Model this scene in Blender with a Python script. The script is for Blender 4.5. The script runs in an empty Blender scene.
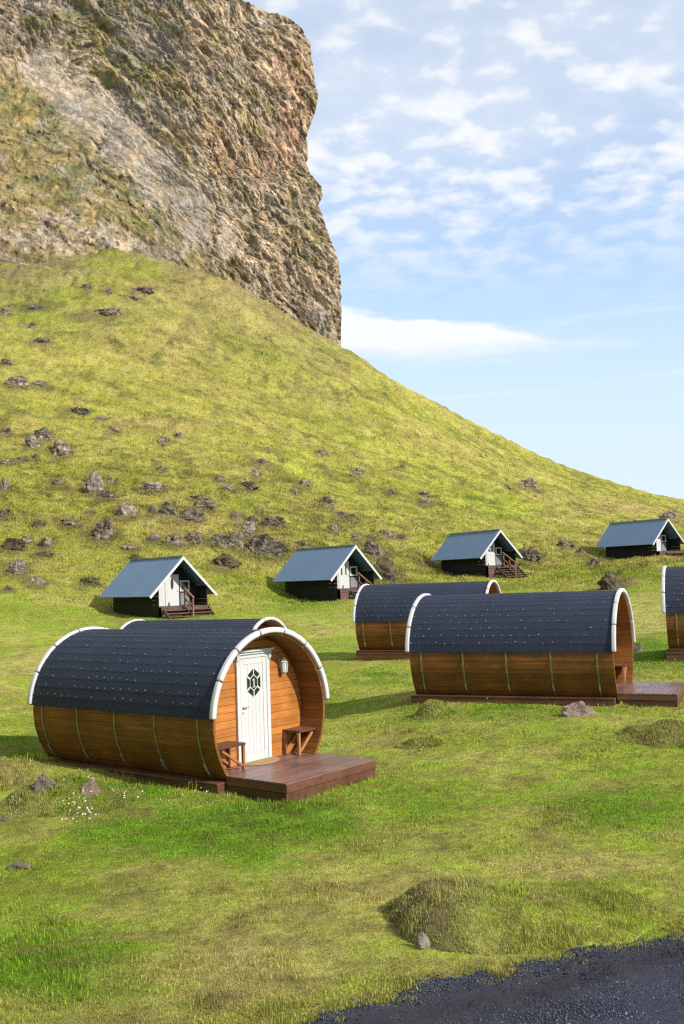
import bpy, bmesh, math, random
import numpy as np
from mathutils import Matrix, Vector

rng = np.random.default_rng(7)
random.seed(7)
scene = bpy.context.scene
COL = scene.collection
R = math.radians

# ------------------------------------------------------------------ camera numbers
FPX, PITCH, ROLL, CZ = 1000.0, 0.0681, 0.0342, 3.03
_r = np.array([1, 0, 0.]); _f = np.array([0, math.cos(PITCH), math.sin(PITCH)]); _u = np.cross(_r, _f)
RX = _r * math.cos(ROLL) - _u * math.sin(ROLL)
UX = _r * math.sin(ROLL) + _u * math.cos(ROLL)


def ray(px, py):
    px = np.asarray(px, float); py = np.asarray(py, float)
    d = _f + ((px - 342) / FPX)[..., None] * RX - ((py - 512) / FPX)[..., None] * UX
    return d / d[..., 1:2]


def project(P):
    P = np.asarray(P, float) - np.array([0, 0, CZ])
    d = P @ _f
    return 342 + FPX * (P @ RX) / d, 512 - FPX * (P @ UX) / d


# ------------------------------------------------------------------ noise
def _hash(ix, iy, iz, seed):
    h = (ix.astype(np.int64) * 374761393 + iy.astype(np.int64) * 668265263 + iz.astype(np.int64) * 2147483647 + seed * 974711) & 0xffffffff
    h = ((h ^ (h >> 13)) * 1274126177) & 0xffffffff
    h = ((h ^ (h >> 16)) * 2246822519) & 0xffffffff
    return (h ^ (h >> 15)) & 0xffff


def vnoise(x, y, z=0.0, seed=0):
    """smooth value noise in -1..1"""
    x, y, z = np.broadcast_arrays(np.asarray(x, float), np.asarray(y, float), np.asarray(z, float))
    fx, fy, fz = np.floor(x), np.floor(y), np.floor(z)
    dx, dy, dz = x - fx, y - fy, z - fz
    wx, wy, wz = [t * t * t * (t * (t * 6 - 15) + 10) for t in (dx, dy, dz)]
    out = np.zeros(x.shape)
    flat = not np.any(dz)
    for i in (0, 1):
        for j in (0, 1):
            for k in ((0,) if flat else (0, 1)):
                w = (wx if i else 1 - wx) * (wy if j else 1 - wy) * (wz if k else 1 - wz)
                out += w * _hash(fx + i, fy + j, fz + k, seed)
    return out / 32767.5 - 1


def fbm(x, y, z=0.0, seed=0, octv=4, gain=0.5):
    a, s, tot = 1.0, 0.0, 0.0
    for o in range(octv):
        f = 2.03 ** o
        s = s + a * vnoise(np.asarray(x) * f + 17.3 * o, np.asarray(y) * f - 9.1 * o, np.asarray(z) * f, seed + o)
        tot += a; a *= gain
    return s / tot


def ridged(x, y, z=0.0, seed=0, octv=3):
    a, s, tot = 1.0, 0.0, 0.0
    for o in range(octv):
        f = 2.07 ** o
        s = s + a * (1 - np.abs(vnoise(np.asarray(x) * f + 5.7 * o, np.asarray(y) * f + 3.3 * o, np.asarray(z) * f, seed + o)) * 2)
        tot += a; a *= .5
    return s / tot


def worley(x, y, seed=0):
    """F1, F2 and a random value of the nearest cell"""
    fx, fy = np.floor(x), np.floor(y)
    d1 = np.full(x.shape, 9.); d2 = np.full(x.shape, 9.); val = np.zeros(x.shape)
    for i in (-1, 0, 1):
        for j in (-1, 0, 1):
            cx, cy = fx + i, fy + j
            px = cx + _hash(cx, cy, cx * 0, seed) / 65535.; py = cy + _hash(cx, cy, cx * 0 + 1, seed) / 65535.
            v = _hash(cx, cy, cx * 0 + 2, seed) / 65535.
            d = np.hypot(x - px, y - py)
            n = d < d1
            d2 = np.where(n, d1, np.minimum(d2, d)); val = np.where(n, v, val); d1 = np.where(n, d, d1)
    return d1, d2, val


def sstep(a, b, x):
    t = np.clip((np.asarray(x, float) - a) / (b - a), 0, 1)
    return t * t * (3 - 2 * t)


# ------------------------------------------------------------------ object helpers
def tag(o, label=None, cat=None, group=None, kind=None):
    if label: o['label'] = label
    if cat: o['category'] = cat
    if group: o['group'] = group
    if kind: o['kind'] = kind
    return o


def empty(name, loc, rz=0.0):
    o = bpy.data.objects.new(name, None); COL.objects.link(o)
    o.location = loc; o.rotation_euler = (0, 0, rz); o.empty_display_size = .3
    return o


class MB:
    def __init__(s): s.v = []; s.f = []; s.m = []

    def add(s, vs, fs, mi=0):
        n = len(s.v); s.v += [tuple(p) for p in vs]; s.f += [tuple(i + n for i in f) for f in fs]; s.m += [mi] * len(fs)

    def box(s, x0, x1, y0, y1, z0, z1, mi=0):
        vs = [(x, y, z) for z in (z0, z1) for y in (y0, y1) for x in (x0, x1)]
        s.add(vs, [(0, 2, 3, 1), (4, 5, 7, 6), (0, 1, 5, 4), (2, 6, 7, 3), (0, 4, 6, 2), (1, 3, 7, 5)], mi)

    def bar(s, p, q, w, h, up=(0, 0, 1), mi=0):
        p, q = Vector(p), Vector(q); d = (q - p).normalized(); up = Vector(up)
        if abs(d.dot(up)) > .98: up = Vector((1, 0, 0))
        a = d.cross(up).normalized(); b = a.cross(d).normalized(); a *= w / 2; b *= h / 2
        vs = [p - a - b, p + a - b, p + a + b, p - a + b, q - a - b, q + a - b, q + a + b, q - a + b]
        s.add(vs, [(0, 1, 2, 3), (7, 6, 5, 4), (0, 4, 5, 1), (1, 5, 6, 2), (2, 6, 7, 3), (3, 7, 4, 0)], mi)

    def cyl(s, p, q, r, n=10, r2=None, mi=0):
        p, q = Vector(p), Vector(q); r2 = r if r2 is None else r2; d = (q - p).normalized()
        up = Vector((0, 0, 1)) if abs(d.z) < .9 else Vector((1, 0, 0)); a = d.cross(up).normalized(); b = a.cross(d)
        vs = []
        for c, rr in ((p, r), (q, r2)):
            for i in range(n):
                t = 2 * math.pi * i / n; vs.append(c + a * rr * math.cos(t) + b * rr * math.sin(t))
        s.add(vs, [tuple(range(n - 1, -1, -1)), tuple(range(n, 2 * n))] + [(i, (i + 1) % n, n + (i + 1) % n, n + i) for i in range(n)], mi)

    def arcbox(s, u0, u1, r0, r1, t0, t1, n=8, mi=0, zc=0.0):
        """curved box: along the axis u, radii r0..r1, angle from the top t0..t1"""
        vs = []
        for i in range(n + 1):
            t = t0 + (t1 - t0) * i / n; sn, cs = math.sin(t), math.cos(t)
            for u in (u0, u1):
                for r in (r0, r1): vs.append((u, r * sn, zc + r * cs))
        fs = [(0, 1, 3, 2), (4 * n, 4 * n + 2, 4 * n + 3, 4 * n + 1)]
        for i in range(n):
            k = 4 * i
            fs += [(k + 1, k + 5, k + 7, k + 3), (k, k + 2, k + 6, k + 4), (k, k + 4, k + 5, k + 1), (k + 2, k + 3, k + 7, k + 6)]
        s.add(vs, fs, mi)

    def prism(s, pts, axis, a, b, mi=0):
        """closed outline pts (2-D) extruded along axis 'x' or 'y' or 'z' from a to b"""
        def P(p, t): return {'x': (t, p[0], p[1]), 'y': (p[0], t, p[1]), 'z': (p[0], p[1], t)}[axis]
        n = len(pts)
        s.add([P(p, a) for p in pts] + [P(p, b) for p in pts],
              [tuple(range(n - 1, -1, -1)), tuple(range(n, 2 * n))] + [(i, (i + 1) % n, n + (i + 1) % n, n + i) for i in range(n)], mi)

    def mesh(s, name, mats, smooth=False):
        me = bpy.data.meshes.new(name); me.from_pydata(s.v, [], s.f); me.update()
        for m in (mats if isinstance(mats, (list, tuple)) else [mats]): me.materials.append(m)
        me.polygons.foreach_set('material_index', s.m)
        bm = bmesh.new(); bm.from_mesh(me); bmesh.ops.recalc_face_normals(bm, faces=bm.faces); bm.to_mesh(me); bm.free()
        if smooth: me.polygons.foreach_set('use_smooth', [True] * len(me.polygons))
        return me

    def build(s, name, mats, parent=None, bevel=0.0, seg=2, smooth=False):
        o = bpy.data.objects.new(name, s.mesh(name, mats, smooth)); COL.objects.link(o)
        if parent: o.parent = parent
        if bevel:
            b = o.modifiers.new('edge', 'BEVEL'); b.width = bevel; b.segments = seg; b.limit_method = 'ANGLE'; b.angle_limit = R(40)
        return o


def np_mesh(name, V, F, mat, cols=None, smooth=False, attr='Col'):
    V = np.asarray(V, np.float32); F = np.asarray(F, np.int32)
    me = bpy.data.meshes.new(name)
    me.vertices.add(len(V)); me.vertices.foreach_set('co', V.ravel())
    k = F.shape[1]
    me.loops.add(F.size); me.loops.foreach_set('vertex_index', F.ravel())
    me.polygons.add(len(F)); me.polygons.foreach_set('loop_start', np.arange(0, F.size, k, dtype=np.int32))
    if smooth: me.polygons.foreach_set('use_smooth', np.ones(len(F), bool))
    me.update(calc_edges=True)
    if cols is not None:
        a = me.color_attributes.new(attr, 'FLOAT_COLOR', 'POINT')
        c = np.ones((len(V), 4), np.float32); c[:, :3] = cols
        a.data.foreach_set('color', c.ravel())
    me.materials.append(mat)
    o = bpy.data.objects.new(name, me); COL.objects.link(o)
    return o


def children(o): return [c for c in bpy.data.objects if c.parent == o]


def copy_tree(o, parent=None):
    kids = children(o)
    c = o.copy(); COL.objects.link(c); c.parent = parent
    for ch in kids: copy_tree(ch, c)
    return c


# ------------------------------------------------------------------ materials
def new_mat(name):
    m = bpy.data.materials.new(name); m.use_nodes = True
    nt = m.node_tree; b = nt.nodes['Principled BSDF']
    return m, nt, b


def N(nt, t, **kw):
    n = nt.nodes.new(t)
    for k, v in kw.items():
        if hasattr(n, k) and not k[0].isupper(): setattr(n, k, v)
        else: n.inputs[k.replace('_', ' ')].default_value = v
    return n


def ramp(nt, stops):
    r = nt.nodes.new('ShaderNodeValToRGB'); e = r.color_ramp.elements
    while len(e) > 1: e.remove(e[-1])
    e[0].position, e[0].color = stops[0][0], (*stops[0][1], 1)
    for p, c in stops[1:]:
        k = e.new(p); k.color = (*c, 1)
    return r


def mixc(nt, a, b, fac, mode='MIX'):
    m = nt.nodes.new('ShaderNodeMix'); m.data_type = 'RGBA'; m.blend_type = mode
    for s, v in ((m.inputs[0], fac), (m.inputs[6], a), (m.inputs[7], b)):
        if hasattr(v, 'links'): nt.links.new(v, s)
        elif isinstance(v, (int, float)): s.default_value = v
        else: s.default_value = (*v, 1)
    return m.outputs[2]


def math_(nt, op, a, b=None, clamp=False):
    m = nt.nodes.new('ShaderNodeMath'); m.operation = op; m.use_clamp = clamp
    for i, v in enumerate((a, b)):
        if v is None: continue
        if hasattr(v, 'links'): nt.links.new(v, m.inputs[i])
        else: m.inputs[i].default_value = v
    return m.outputs[0]


def noise(nt, vec, scale, detail=4, rough=.55, dist=0.0):
    n = N(nt, 'ShaderNodeTexNoise'); n.inputs['Scale'].default_value = scale; n.inputs['Detail'].default_value = detail
    n.inputs['Roughness'].default_value = rough; n.inputs['Distortion'].default_value = dist
    if vec is not None: nt.links.new(vec, n.inputs['Vector'])
    return n.outputs['Fac']


def coords(nt, scale=(1, 1, 1), rot=(0, 0, 0), kind='Object'):
    t = nt.nodes.new('ShaderNodeTexCoord'); m = nt.nodes.new('ShaderNodeMapping')
    m.inputs['Scale'].default_value = scale; m.inputs['Rotation'].default_value = rot
    nt.links.new(t.outputs[kind], m.inputs['Vector'])
    return m.outputs[0]


def bump(nt, b, h, strength=.4, dist=.02):
    n = N(nt, 'ShaderNodeBump'); n.inputs['Strength'].default_value = strength; n.inputs['Distance'].default_value = dist
    nt.links.new(h, n.inputs['Height']); nt.links.new(n.outputs[0], b.inputs['Normal'])


def wood_mat(name, c0, c1, grain=(1.2, 14, 14), rough=.5, island=.35, spec=.4, bumps=.25):
    m, nt, b = new_mat(name)
    g = coords(nt, grain)
    geo = nt.nodes.new('ShaderNodeNewGeometry')
    off = nt.nodes.new('ShaderNodeVectorMath'); off.operation = 'ADD'
    sc = nt.nodes.new('ShaderNodeVectorMath'); sc.operation = 'SCALE'; sc.inputs['Scale'].default_value = 1
    mul = math_(nt, 'MULTIPLY', geo.outputs['Random Per Island'], 37.0)
    cmb = nt.nodes.new('ShaderNodeCombineXYZ'); nt.links.new(mul, cmb.inputs[0]); nt.links.new(mul, cmb.inputs[1])
    nt.links.new(g, off.inputs[0]); nt.links.new(cmb.outputs[0], off.inputs[1])
    n1 = noise(nt, off.outputs[0], 1.0, 6, .65, 1.2)
    r = ramp(nt, [(.28, c0), (.72, c1)]); nt.links.new(n1, r.inputs[0])
    isl = math_(nt, 'MULTIPLY_ADD', geo.outputs['Random Per Island'], island); isl.node.inputs[2].default_value = 1 - island / 2
    val = nt.nodes.new('ShaderNodeHueSaturation'); nt.links.new(r.outputs[0], val.inputs['Color']); nt.links.new(isl, val.inputs['Value'])
    blot = noise(nt, coords(nt, (1, 1, 1)), 1.7, 3)
    br = ramp(nt, [(.35, (.72, .70, .68)), (.65, (1.1, 1.1, 1.1))]); nt.links.new(blot, br.inputs[0])
    col = mixc(nt, val.outputs[0], br.outputs[0], 1.0, 'MULTIPLY')
    nt.links.new(col, b.inputs['Base Color'])
    b.inputs['Roughness'].default_value = rough; b.inputs['Specular IOR Level'].default_value = spec
    bump(nt, b, n1, bumps, .006)
    return m


def plain_mat(name, c, rough=.5, metal=0.0, var=.15, scale=3.0, spec=.4, bumps=0.1):
    m, nt, b = new_mat(name)
    n = noise(nt, coords(nt), scale, 6, .6)
    r = ramp(nt, [(.3, tuple(x * (1 - var) for x in c)), (.7, tuple(min(1, x * (1 + var)) for x in c))]); nt.links.new(n, r.inputs[0])
    nt.links.new(r.outputs[0], b.inputs['Base Color'])
    b.inputs['Roughness'].default_value = rough; b.inputs['Metallic'].default_value = metal; b.inputs['Specular IOR Level'].default_value = spec
    if bumps:
        n2 = noise(nt, coords(nt), scale * 14, 4); bump(nt, b, n2, bumps, .004)
    return m


M = {}
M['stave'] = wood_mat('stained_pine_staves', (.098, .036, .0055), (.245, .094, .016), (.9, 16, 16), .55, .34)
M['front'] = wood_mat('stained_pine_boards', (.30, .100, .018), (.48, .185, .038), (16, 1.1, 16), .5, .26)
M['bench'] = wood_mat('bench_pine', (.22, .085, .03), (.36, .15, .05), (5, 5, 5), .5, .3)
M['deck'] = wood_mat('oiled_deck', (.105, .055, .046), (.19, .108, .090), (14, 1.0, 14), .34, .4, .5)
M['fascia'] = wood_mat('deck_fascia', (.065, .026, .013), (.135, .055, .030), (1.0, 9, 9), .5, .4)
M['white'] = plain_mat('white_paint', (.46, .46, .455), .45, 0, .05, 2.5, .4, .06)
M['band'] = plain_mat('dull_strap', (.21, .20, .085), .5, .3, .3, 9)
M['steel'] = plain_mat('galvanised_steel', (.5, .5, .5), .4, .8, .2, 20)
M['glass_dark'] = plain_mat('dark_glass', (.012, .015, .013), .08, 0, .2, 3, .6, 0)
M['mat'] = plain_mat('coir', (.34, .22, .11), .95, 0, .3, 60, .1, .8)
M['black'] = wood_mat('black_boards', (.006, .006, .007), (.016, .015, .016), (1.2, 9, 9), .7, .5, .25)
M['greywood'] = wood_mat('weathered_steps', (.07, .038, .03), (.16, .095, .075), (8, 1.5, 8), .75, .4, .2)
M['rail'] = wood_mat('rail_wood', (.15, .075, .045), (.26, .14, .09), (6, 6, 6), .7, .3, .2)
M['lampglass'] = plain_mat('frosted_glass', (.62, .62, .60), .25, 0, .05, 4, .5, 0)
M['grey'] = plain_mat('grey_shade', (.16, .17, .18), .6, 0, .15)
M['steelroof'] = plain_mat('blue_grey_sheet', (.095, .155, .235), .45, .0, .08, .8, .5, .03)


def shingle_mat():
    m, nt, b = new_mat('bitumen_shingle')
    geo = nt.nodes.new('ShaderNodeNewGeometry')
    r = ramp(nt, [(0, (.0130, .0200, .0365)), (1, (.0155, .0230, .0410))]); nt.links.new(geo.outputs['Random Per Island'], r.inputs[0])
    n = noise(nt, coords(nt), 90, 3)
    nr = ramp(nt, [(.3, (.7, .7, .7)), (.75, (1.35, 1.35, 1.35))]); nt.links.new(n, nr.inputs[0])
    n2 = noise(nt, coords(nt, (1, 1, 1)), .9, 4)
    nr2 = ramp(nt, [(.3, (.8, .8, .8)), (.7, (1.2, 1.2, 1.25))]); nt.links.new(n2, nr2.inputs[0])
    nt.links.new(mixc(nt, mixc(nt, r.outputs[0], nr.outputs[0], 1, 'MULTIPLY'), nr2.outputs[0], 1, 'MULTIPLY'), b.inputs['Base Color'])
    b.inputs['Roughness'].default_value = .75; b.inputs['Specular IOR Level'].default_value = .35
    bump(nt, b, n, .5, .004)
    return m


M['shingle'] = shingle_mat()
M['glint'] = plain_mat('shingle_glint', (.15, .17, .20), .6, 0, .5, 30)  # pale colour for painted glints on the shingles


def rock_mat(name, stops, moss, mosscol=(.085, .095, .022), scale=1.0):
    m, nt, b = new_mat(name)
    oi = nt.nodes.new('ShaderNodeObjectInfo')
    v = coords(nt, (1, 1, 1.4))
    add = nt.nodes.new('ShaderNodeVectorMath'); add.operation = 'ADD'; nt.links.new(v, add.inputs[0])
    c = nt.nodes.new('ShaderNodeCombineXYZ'); k = math_(nt, 'MULTIPLY', oi.outputs['Random'], 50.); nt.links.new(k, c.inputs[0]); nt.links.new(c.outputs[0], add.inputs[1])
    vec = add.outputs[0]
    n = noise(nt, vec, 2.2 * scale, 9, .68, .4)
    r = ramp(nt, stops); nt.links.new(n, r.inputs[0])
    geo = nt.nodes.new('ShaderNodeNewGeometry'); sp = nt.nodes.new('ShaderNodeSeparateXYZ'); nt.links.new(geo.outputs['Normal'], sp.inputs[0])
    mn = noise(nt, vec, 3.1 * scale, 5, .7)
    mm = math_(nt, 'ADD', math_(nt, 'MULTIPLY', sp.outputs[2], .55), math_(nt, 'MULTIPLY', mn, 1.0))
    mr = ramp(nt, [(moss, (0, 0, 0)), (moss + .14, (1, 1, 1))]); nt.links.new(mm, mr.inputs[0])
    nt.links.new(mixc(nt, r.outputs[0], mosscol, mr.outputs[0]), b.inputs['Base Color'])
    b.inputs['Roughness'].default_value = .95; b.inputs['Specular IOR Level'].default_value = .15
    bump(nt, b, noise(nt, vec, 9 * scale, 8, .7), .9, .12)
    return m


M['rock_dark'] = rock_mat('dark_basalt', [(.34, (.018, .014, .011)), (.5, (.100, .084, .062)), (.64, (.27, .22, .17))], .92)
M['rock_brown'] = rock_mat('brown_rock', [(.34, (.028, .02, .014)), (.5, (.165, .135, .100)), (.64, (.38, .31, .235))], .88)
M['rock_pale'] = rock_mat('pale_rock', [(.3, (.06, .05, .042)), (.5, (.20, .165, .13)), (.66, (.42, .36, .30))], 1.15)
M['rock_moss'] = rock_mat('mossy_rock', [(.3, (.03, .022, .015)), (.5, (.09, .065, .045)), (.68, (.20, .16, .11))], .72)
M['rock_pink'] = rock_mat('pinkish_rock', [(.3, (.10, .07, .055)), (.5, (.27, .19, .15)), (.68, (.46, .36, .29))], 1.1, scale=2.0)


def attr_mat(name, rough=1.0, transl=0.0, nscale=None, bstr=0.0, bdist=.05):
    m, nt, b = new_mat(name)
    a = nt.nodes.new('ShaderNodeAttribute'); a.attribute_name = 'Col'
    col = a.outputs['Color']
    if nscale:
        for s, lo, hi in nscale:
            n = noise(nt, coords(nt), s, 6, .68)
            r = ramp(nt, [(.30, (lo,) * 3), (.70, (hi,) * 3)]); nt.links.new(n, r.inputs[0])
            col = mixc(nt, col, r.outputs[0], 1.0, 'MULTIPLY')
    nt.links.new(col, b.inputs['Base Color'])
    b.inputs['Roughness'].default_value = rough; b.inputs['Specular IOR Level'].default_value = .12
    if bstr: bump(nt, b, noise(nt, coords(nt), nscale[-1][0], 8, .7), bstr, bdist)
    if transl:
        out = nt.nodes['Material Output']; t = nt.nodes.new('ShaderNodeBsdfTranslucent'); mx = nt.nodes.new('ShaderNodeMixShader')
        nt.links.new(col, t.inputs['Color']); mx.inputs[0].default_value = transl
        nt.links.new(b.outputs[0], mx.inputs[1]); nt.links.new(t.outputs[0], mx.inputs[2]); nt.links.new(mx.outputs[0], out.inputs['Surface'])
    return m


M['ground'] = attr_mat('grassy_ground', 1.0, 0, [(.35, .86, 1.14), (1.6, .78, 1.22), (7.0, .62, 1.38)], .9, .16)
M['blade'] = attr_mat('grass_blades', .7, .35)

# ------------------------------------------------------------------ placements read off the photograph (camera-relative metres)
BARRELS = {'a': (-1.166, 15.5356, -2.0292, -.6638), 'b': (-2.075, 27.0, -2.258, -.459), 'c': (4.8265, 32.7055, -1.4926, -.3744),
           'd': (5.8517, 21.2919, -1.7119, -.4284), 'e': (12.86, 25.79, -1.2465, -.38)}
CABINS = {'a': (-8.6516, 54.0093, -.5397, -.9019), 'b': (.7673, 62.227, .0224, -.8989), 'c': (11.8953, 75.4316, 1.2778, -1.0252), 'd': (26.9458, 82.704, 2.0475, -.997)}

# ------------------------------------------------------------------ terrain: heights through control points
CP = []          # tx, Y, z (z relative to the camera)


def cp_img(px, py, Y): d = ray(px, py) * Y; CP.append((d[0] / Y, Y, d[2]))
def cp_z(px, Y, z): CP.append(((px - 342) / FPX, Y, z))


for px in (-500, -200, 0, 170, 342, 512, 684, 900, 1200):
    for Y in (3.5, 5.5, 8, 11): cp_z(px, Y, -3.05)
for px, Y, z in [(-200, 20, -2.85), (0, 20, -2.88), (342, 16, -3.03), (342, 20, -2.98), (684, 16, -2.95), (1000, 16, -2.8), (684, 20, -2.72),
                 (0, 35, -2.45), (0, 50, -1.6), (130, 54, -1.65), (-300, 40, -1.7), (0, 60, .4), (0, 66, 2.1), (-300, 66, 3.5),
                 (342, 30, -2.75), (342, 45, -2.2), (342, 60, -1.2), (342, 70, .8), (342, 80, 3.2), (200, 60, -.9), (200, 68, 1.4),
                 (600, 45, -1.9), (600, 60, -.9), (600, 75, .1), (600, 85, 1.2), (600, 100, 3.6), (600, 125, 7.6), (600, 150, 11.6),
                 (480, 75, .1), (480, 85, 2.6), (480, 100, 5.6), (684, 35, -2.1), (684, 90, 1.2), (684, 120, 4.3), (684, 150, 8.3),
                 (900, 40, -1.2), (900, 90, 1.5), (900, 130, 4.8), (1200, 40, -.8), (1200, 130, 4.5)]: cp_z(px, Y, z)
for q, dz0, dz1 in ((BARRELS['a'], -1.0, -.88), (BARRELS['b'], -1.02, -1.0), (BARRELS['c'], -1.15, -1.15), (BARRELS['d'], -.95, -1.0), (BARRELS['e'], -1.1, -1.12)):
    for u, dz in ((1.2, dz0), (0, dz0), (-4.4, dz1)):
        X = q[0] + u * math.cos(q[3]); Y = q[1] + u * math.sin(q[3]); CP.append((X / Y, Y, q[2] + dz))
for q, dz0, dz1 in ((CABINS['a'], -1.15, -.85), (CABINS['b'], -1.28, -.85), (CABINS['c'], -1.42, -.75), (CABINS['d'], -1.06, -.78)):
    for u, v, dz in ((.3, -1.5, dz0), (-5.5, -1.5, dz1), (.3, 1.5, dz0 + .1), (-5.5, 1.5, dz1 + .15)):
        X = q[0] + u * math.cos(q[3]) - v * math.sin(q[3]); Y = q[1] + u * math.sin(q[3]) + v * math.cos(q[3]); CP.append((X / Y, Y, q[2] + dz))
for px, py, Y in [(0, 480, 85), (0, 380, 115), (0, 310, 137), (120, 540, 72), (120, 450, 98), (120, 350, 130), (230, 520, 80), (230, 420, 115), (230, 350, 143),
                  (342, 450, 118), (342, 390, 144), (430, 500, 105), (430, 450, 132), (500, 528, 97), (500, 495, 122), (500, 464, 148),
                  (-350, 480, 80), (-350, 380, 105), (-350, 310, 125)]: cp_img(px, py, Y)
CREST = [(-700, 268, 135), (-350, 268, 140), (-120, 267, 146), (0, 267, 152), (66, 259, 156), (118, 251, 160), (147, 256, 161), (180, 264, 162), (214, 274, 163), (259, 297, 164),
         (298, 322, 165), (338, 345, 166), (360, 357, 166), (390, 378, 168), (415, 391, 169), (440, 404, 170), (465, 418, 171), (491, 431, 171), (515, 443, 172), (541, 456, 172), (566, 466, 172), (591, 475, 172),
         (620, 484, 173), (642, 491, 174), (665, 496, 175), (684, 500, 176), (760, 509, 182), (900, 520, 190), (1200, 532, 200), (1600, 545, 210)]
cr = np.array(CREST, float); cray = ray(cr[:, 0], cr[:, 1])
CR_T, CR_Z, CR_Y = cray[:, 0], cray[:, 2], cr[:, 2]
for t, z, y in zip(CR_T, CR_Z, CR_Y): CP.append((t, y, z * y))
CPa = np.array(CP)


def _uv(t, Y): return np.stack([np.asarray(t) / .55, np.log(np.asarray(Y)) * 1.1], -1)


def _tps(r2): return np.where(r2 > 1e-12, r2 * np.log(np.maximum(r2, 1e-12)), 0)


_c = _uv(CPa[:, 0], CPa[:, 1]); _n = len(_c)
_A = np.zeros((_n + 3, _n + 3)); _A[:_n, :_n] = _tps(((_c[:, None] - _c[None]) ** 2).sum(-1)) + np.eye(_n) * 2e-4
_A[:_n, _n] = 1; _A[:_n, _n + 1:] = _c; _A[_n:, :_n] = _A[:_n, _n:].T
_w = np.linalg.solve(_A, np.concatenate([CPa[:, 2], [0, 0, 0]]))


def base_h(t, Y):
    q = _uv(t, Y).reshape(-1, 2); out = np.empty(len(q))
    for i in range(0, len(q), 40000):
        s = q[i:i + 40000]
        out[i:i + 40000] = _tps(((s[:, None] - _c[None]) ** 2).sum(-1)) @ _w[:_n] + _w[_n] + s @ _w[_n + 1:]
    return out.reshape(np.shape(Y))


def crest_y(t): return np.interp(t, CR_T, CR_Y)
def crest_z(t): return np.interp(t, CR_T, CR_Z) * crest_y(t)


def relief(X, Y):
    """small humps, tussocks and sheep terraces"""
    D = np.maximum(np.hypot(X, Y), 1)
    near = .05 * fbm(X / 1.7, Y / 1.7, seed=3, octv=3) + .025 * vnoise(X / .45, Y / .45, seed=9)
    k = sstep(45, 85, Y)
    far = .45 * fbm(X / 9, Y / 7, seed=21, octv=4) + .20 * ridged(X / 3.2, Y / 1.9, seed=31, octv=3) * sstep(60, 110, D) + .16 * vnoise(X / .8, Y / .7, seed=41)
    flat = sstep(10.5, 13, Y)
    return near * (.35 + .65 * flat) * (1 - k) + far * k


def height(X, Y):
    """ground height in the scene (camera at z = CZ)"""
    X = np.asarray(X, float); Y = np.asarray(Y, float)
    Yc = np.maximum(Y, 3.0); t = X / Yc
    yc = crest_y(t)
    z = base_h(t, np.minimum(Yc, yc))
    over = np.maximum(Y - yc, 0)
    z = z - .10 * over * sstep(0, 12, over) - .33 * np.maximum(over - 6, 0)
    z = np.maximum(z, -9 + 0 * z)
    hk = sstep(62, 90, Y) * (1 - over.clip(0, 1)) * sstep(-2, 1, z)
    ph = z / 1.25 + 1.1 * fbm(X / 11, Y / 11, seed=170, octv=3)
    z = z + hk * (.10 + .10 * vnoise(X / 6, Y / 6, seed=172)) * np.sin(2 * np.pi * ph)
    return z + CZ + relief(X, Y) * (1 - .6 * sstep(yc - 4, yc, Y) * (t > 0) + 1.2 * sstep(yc - 14, yc - 2, Y) * (t < -.03))


_YS = np.concatenate([np.geomspace(4, 210, 900)])


def hit(px, py):
    """where the sight line through a picture point meets the ground"""
    d = ray(px, py); P = d[None] * _YS[:, None]; P[:, 2] += CZ
    h = height(P[:, 0], P[:, 1]); s = P[:, 2] < h
    i = int(np.argmax(s)) if s.any() else len(_YS) - 1
    return Vector((P[i, 0], P[i, 1], h[i]))


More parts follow.
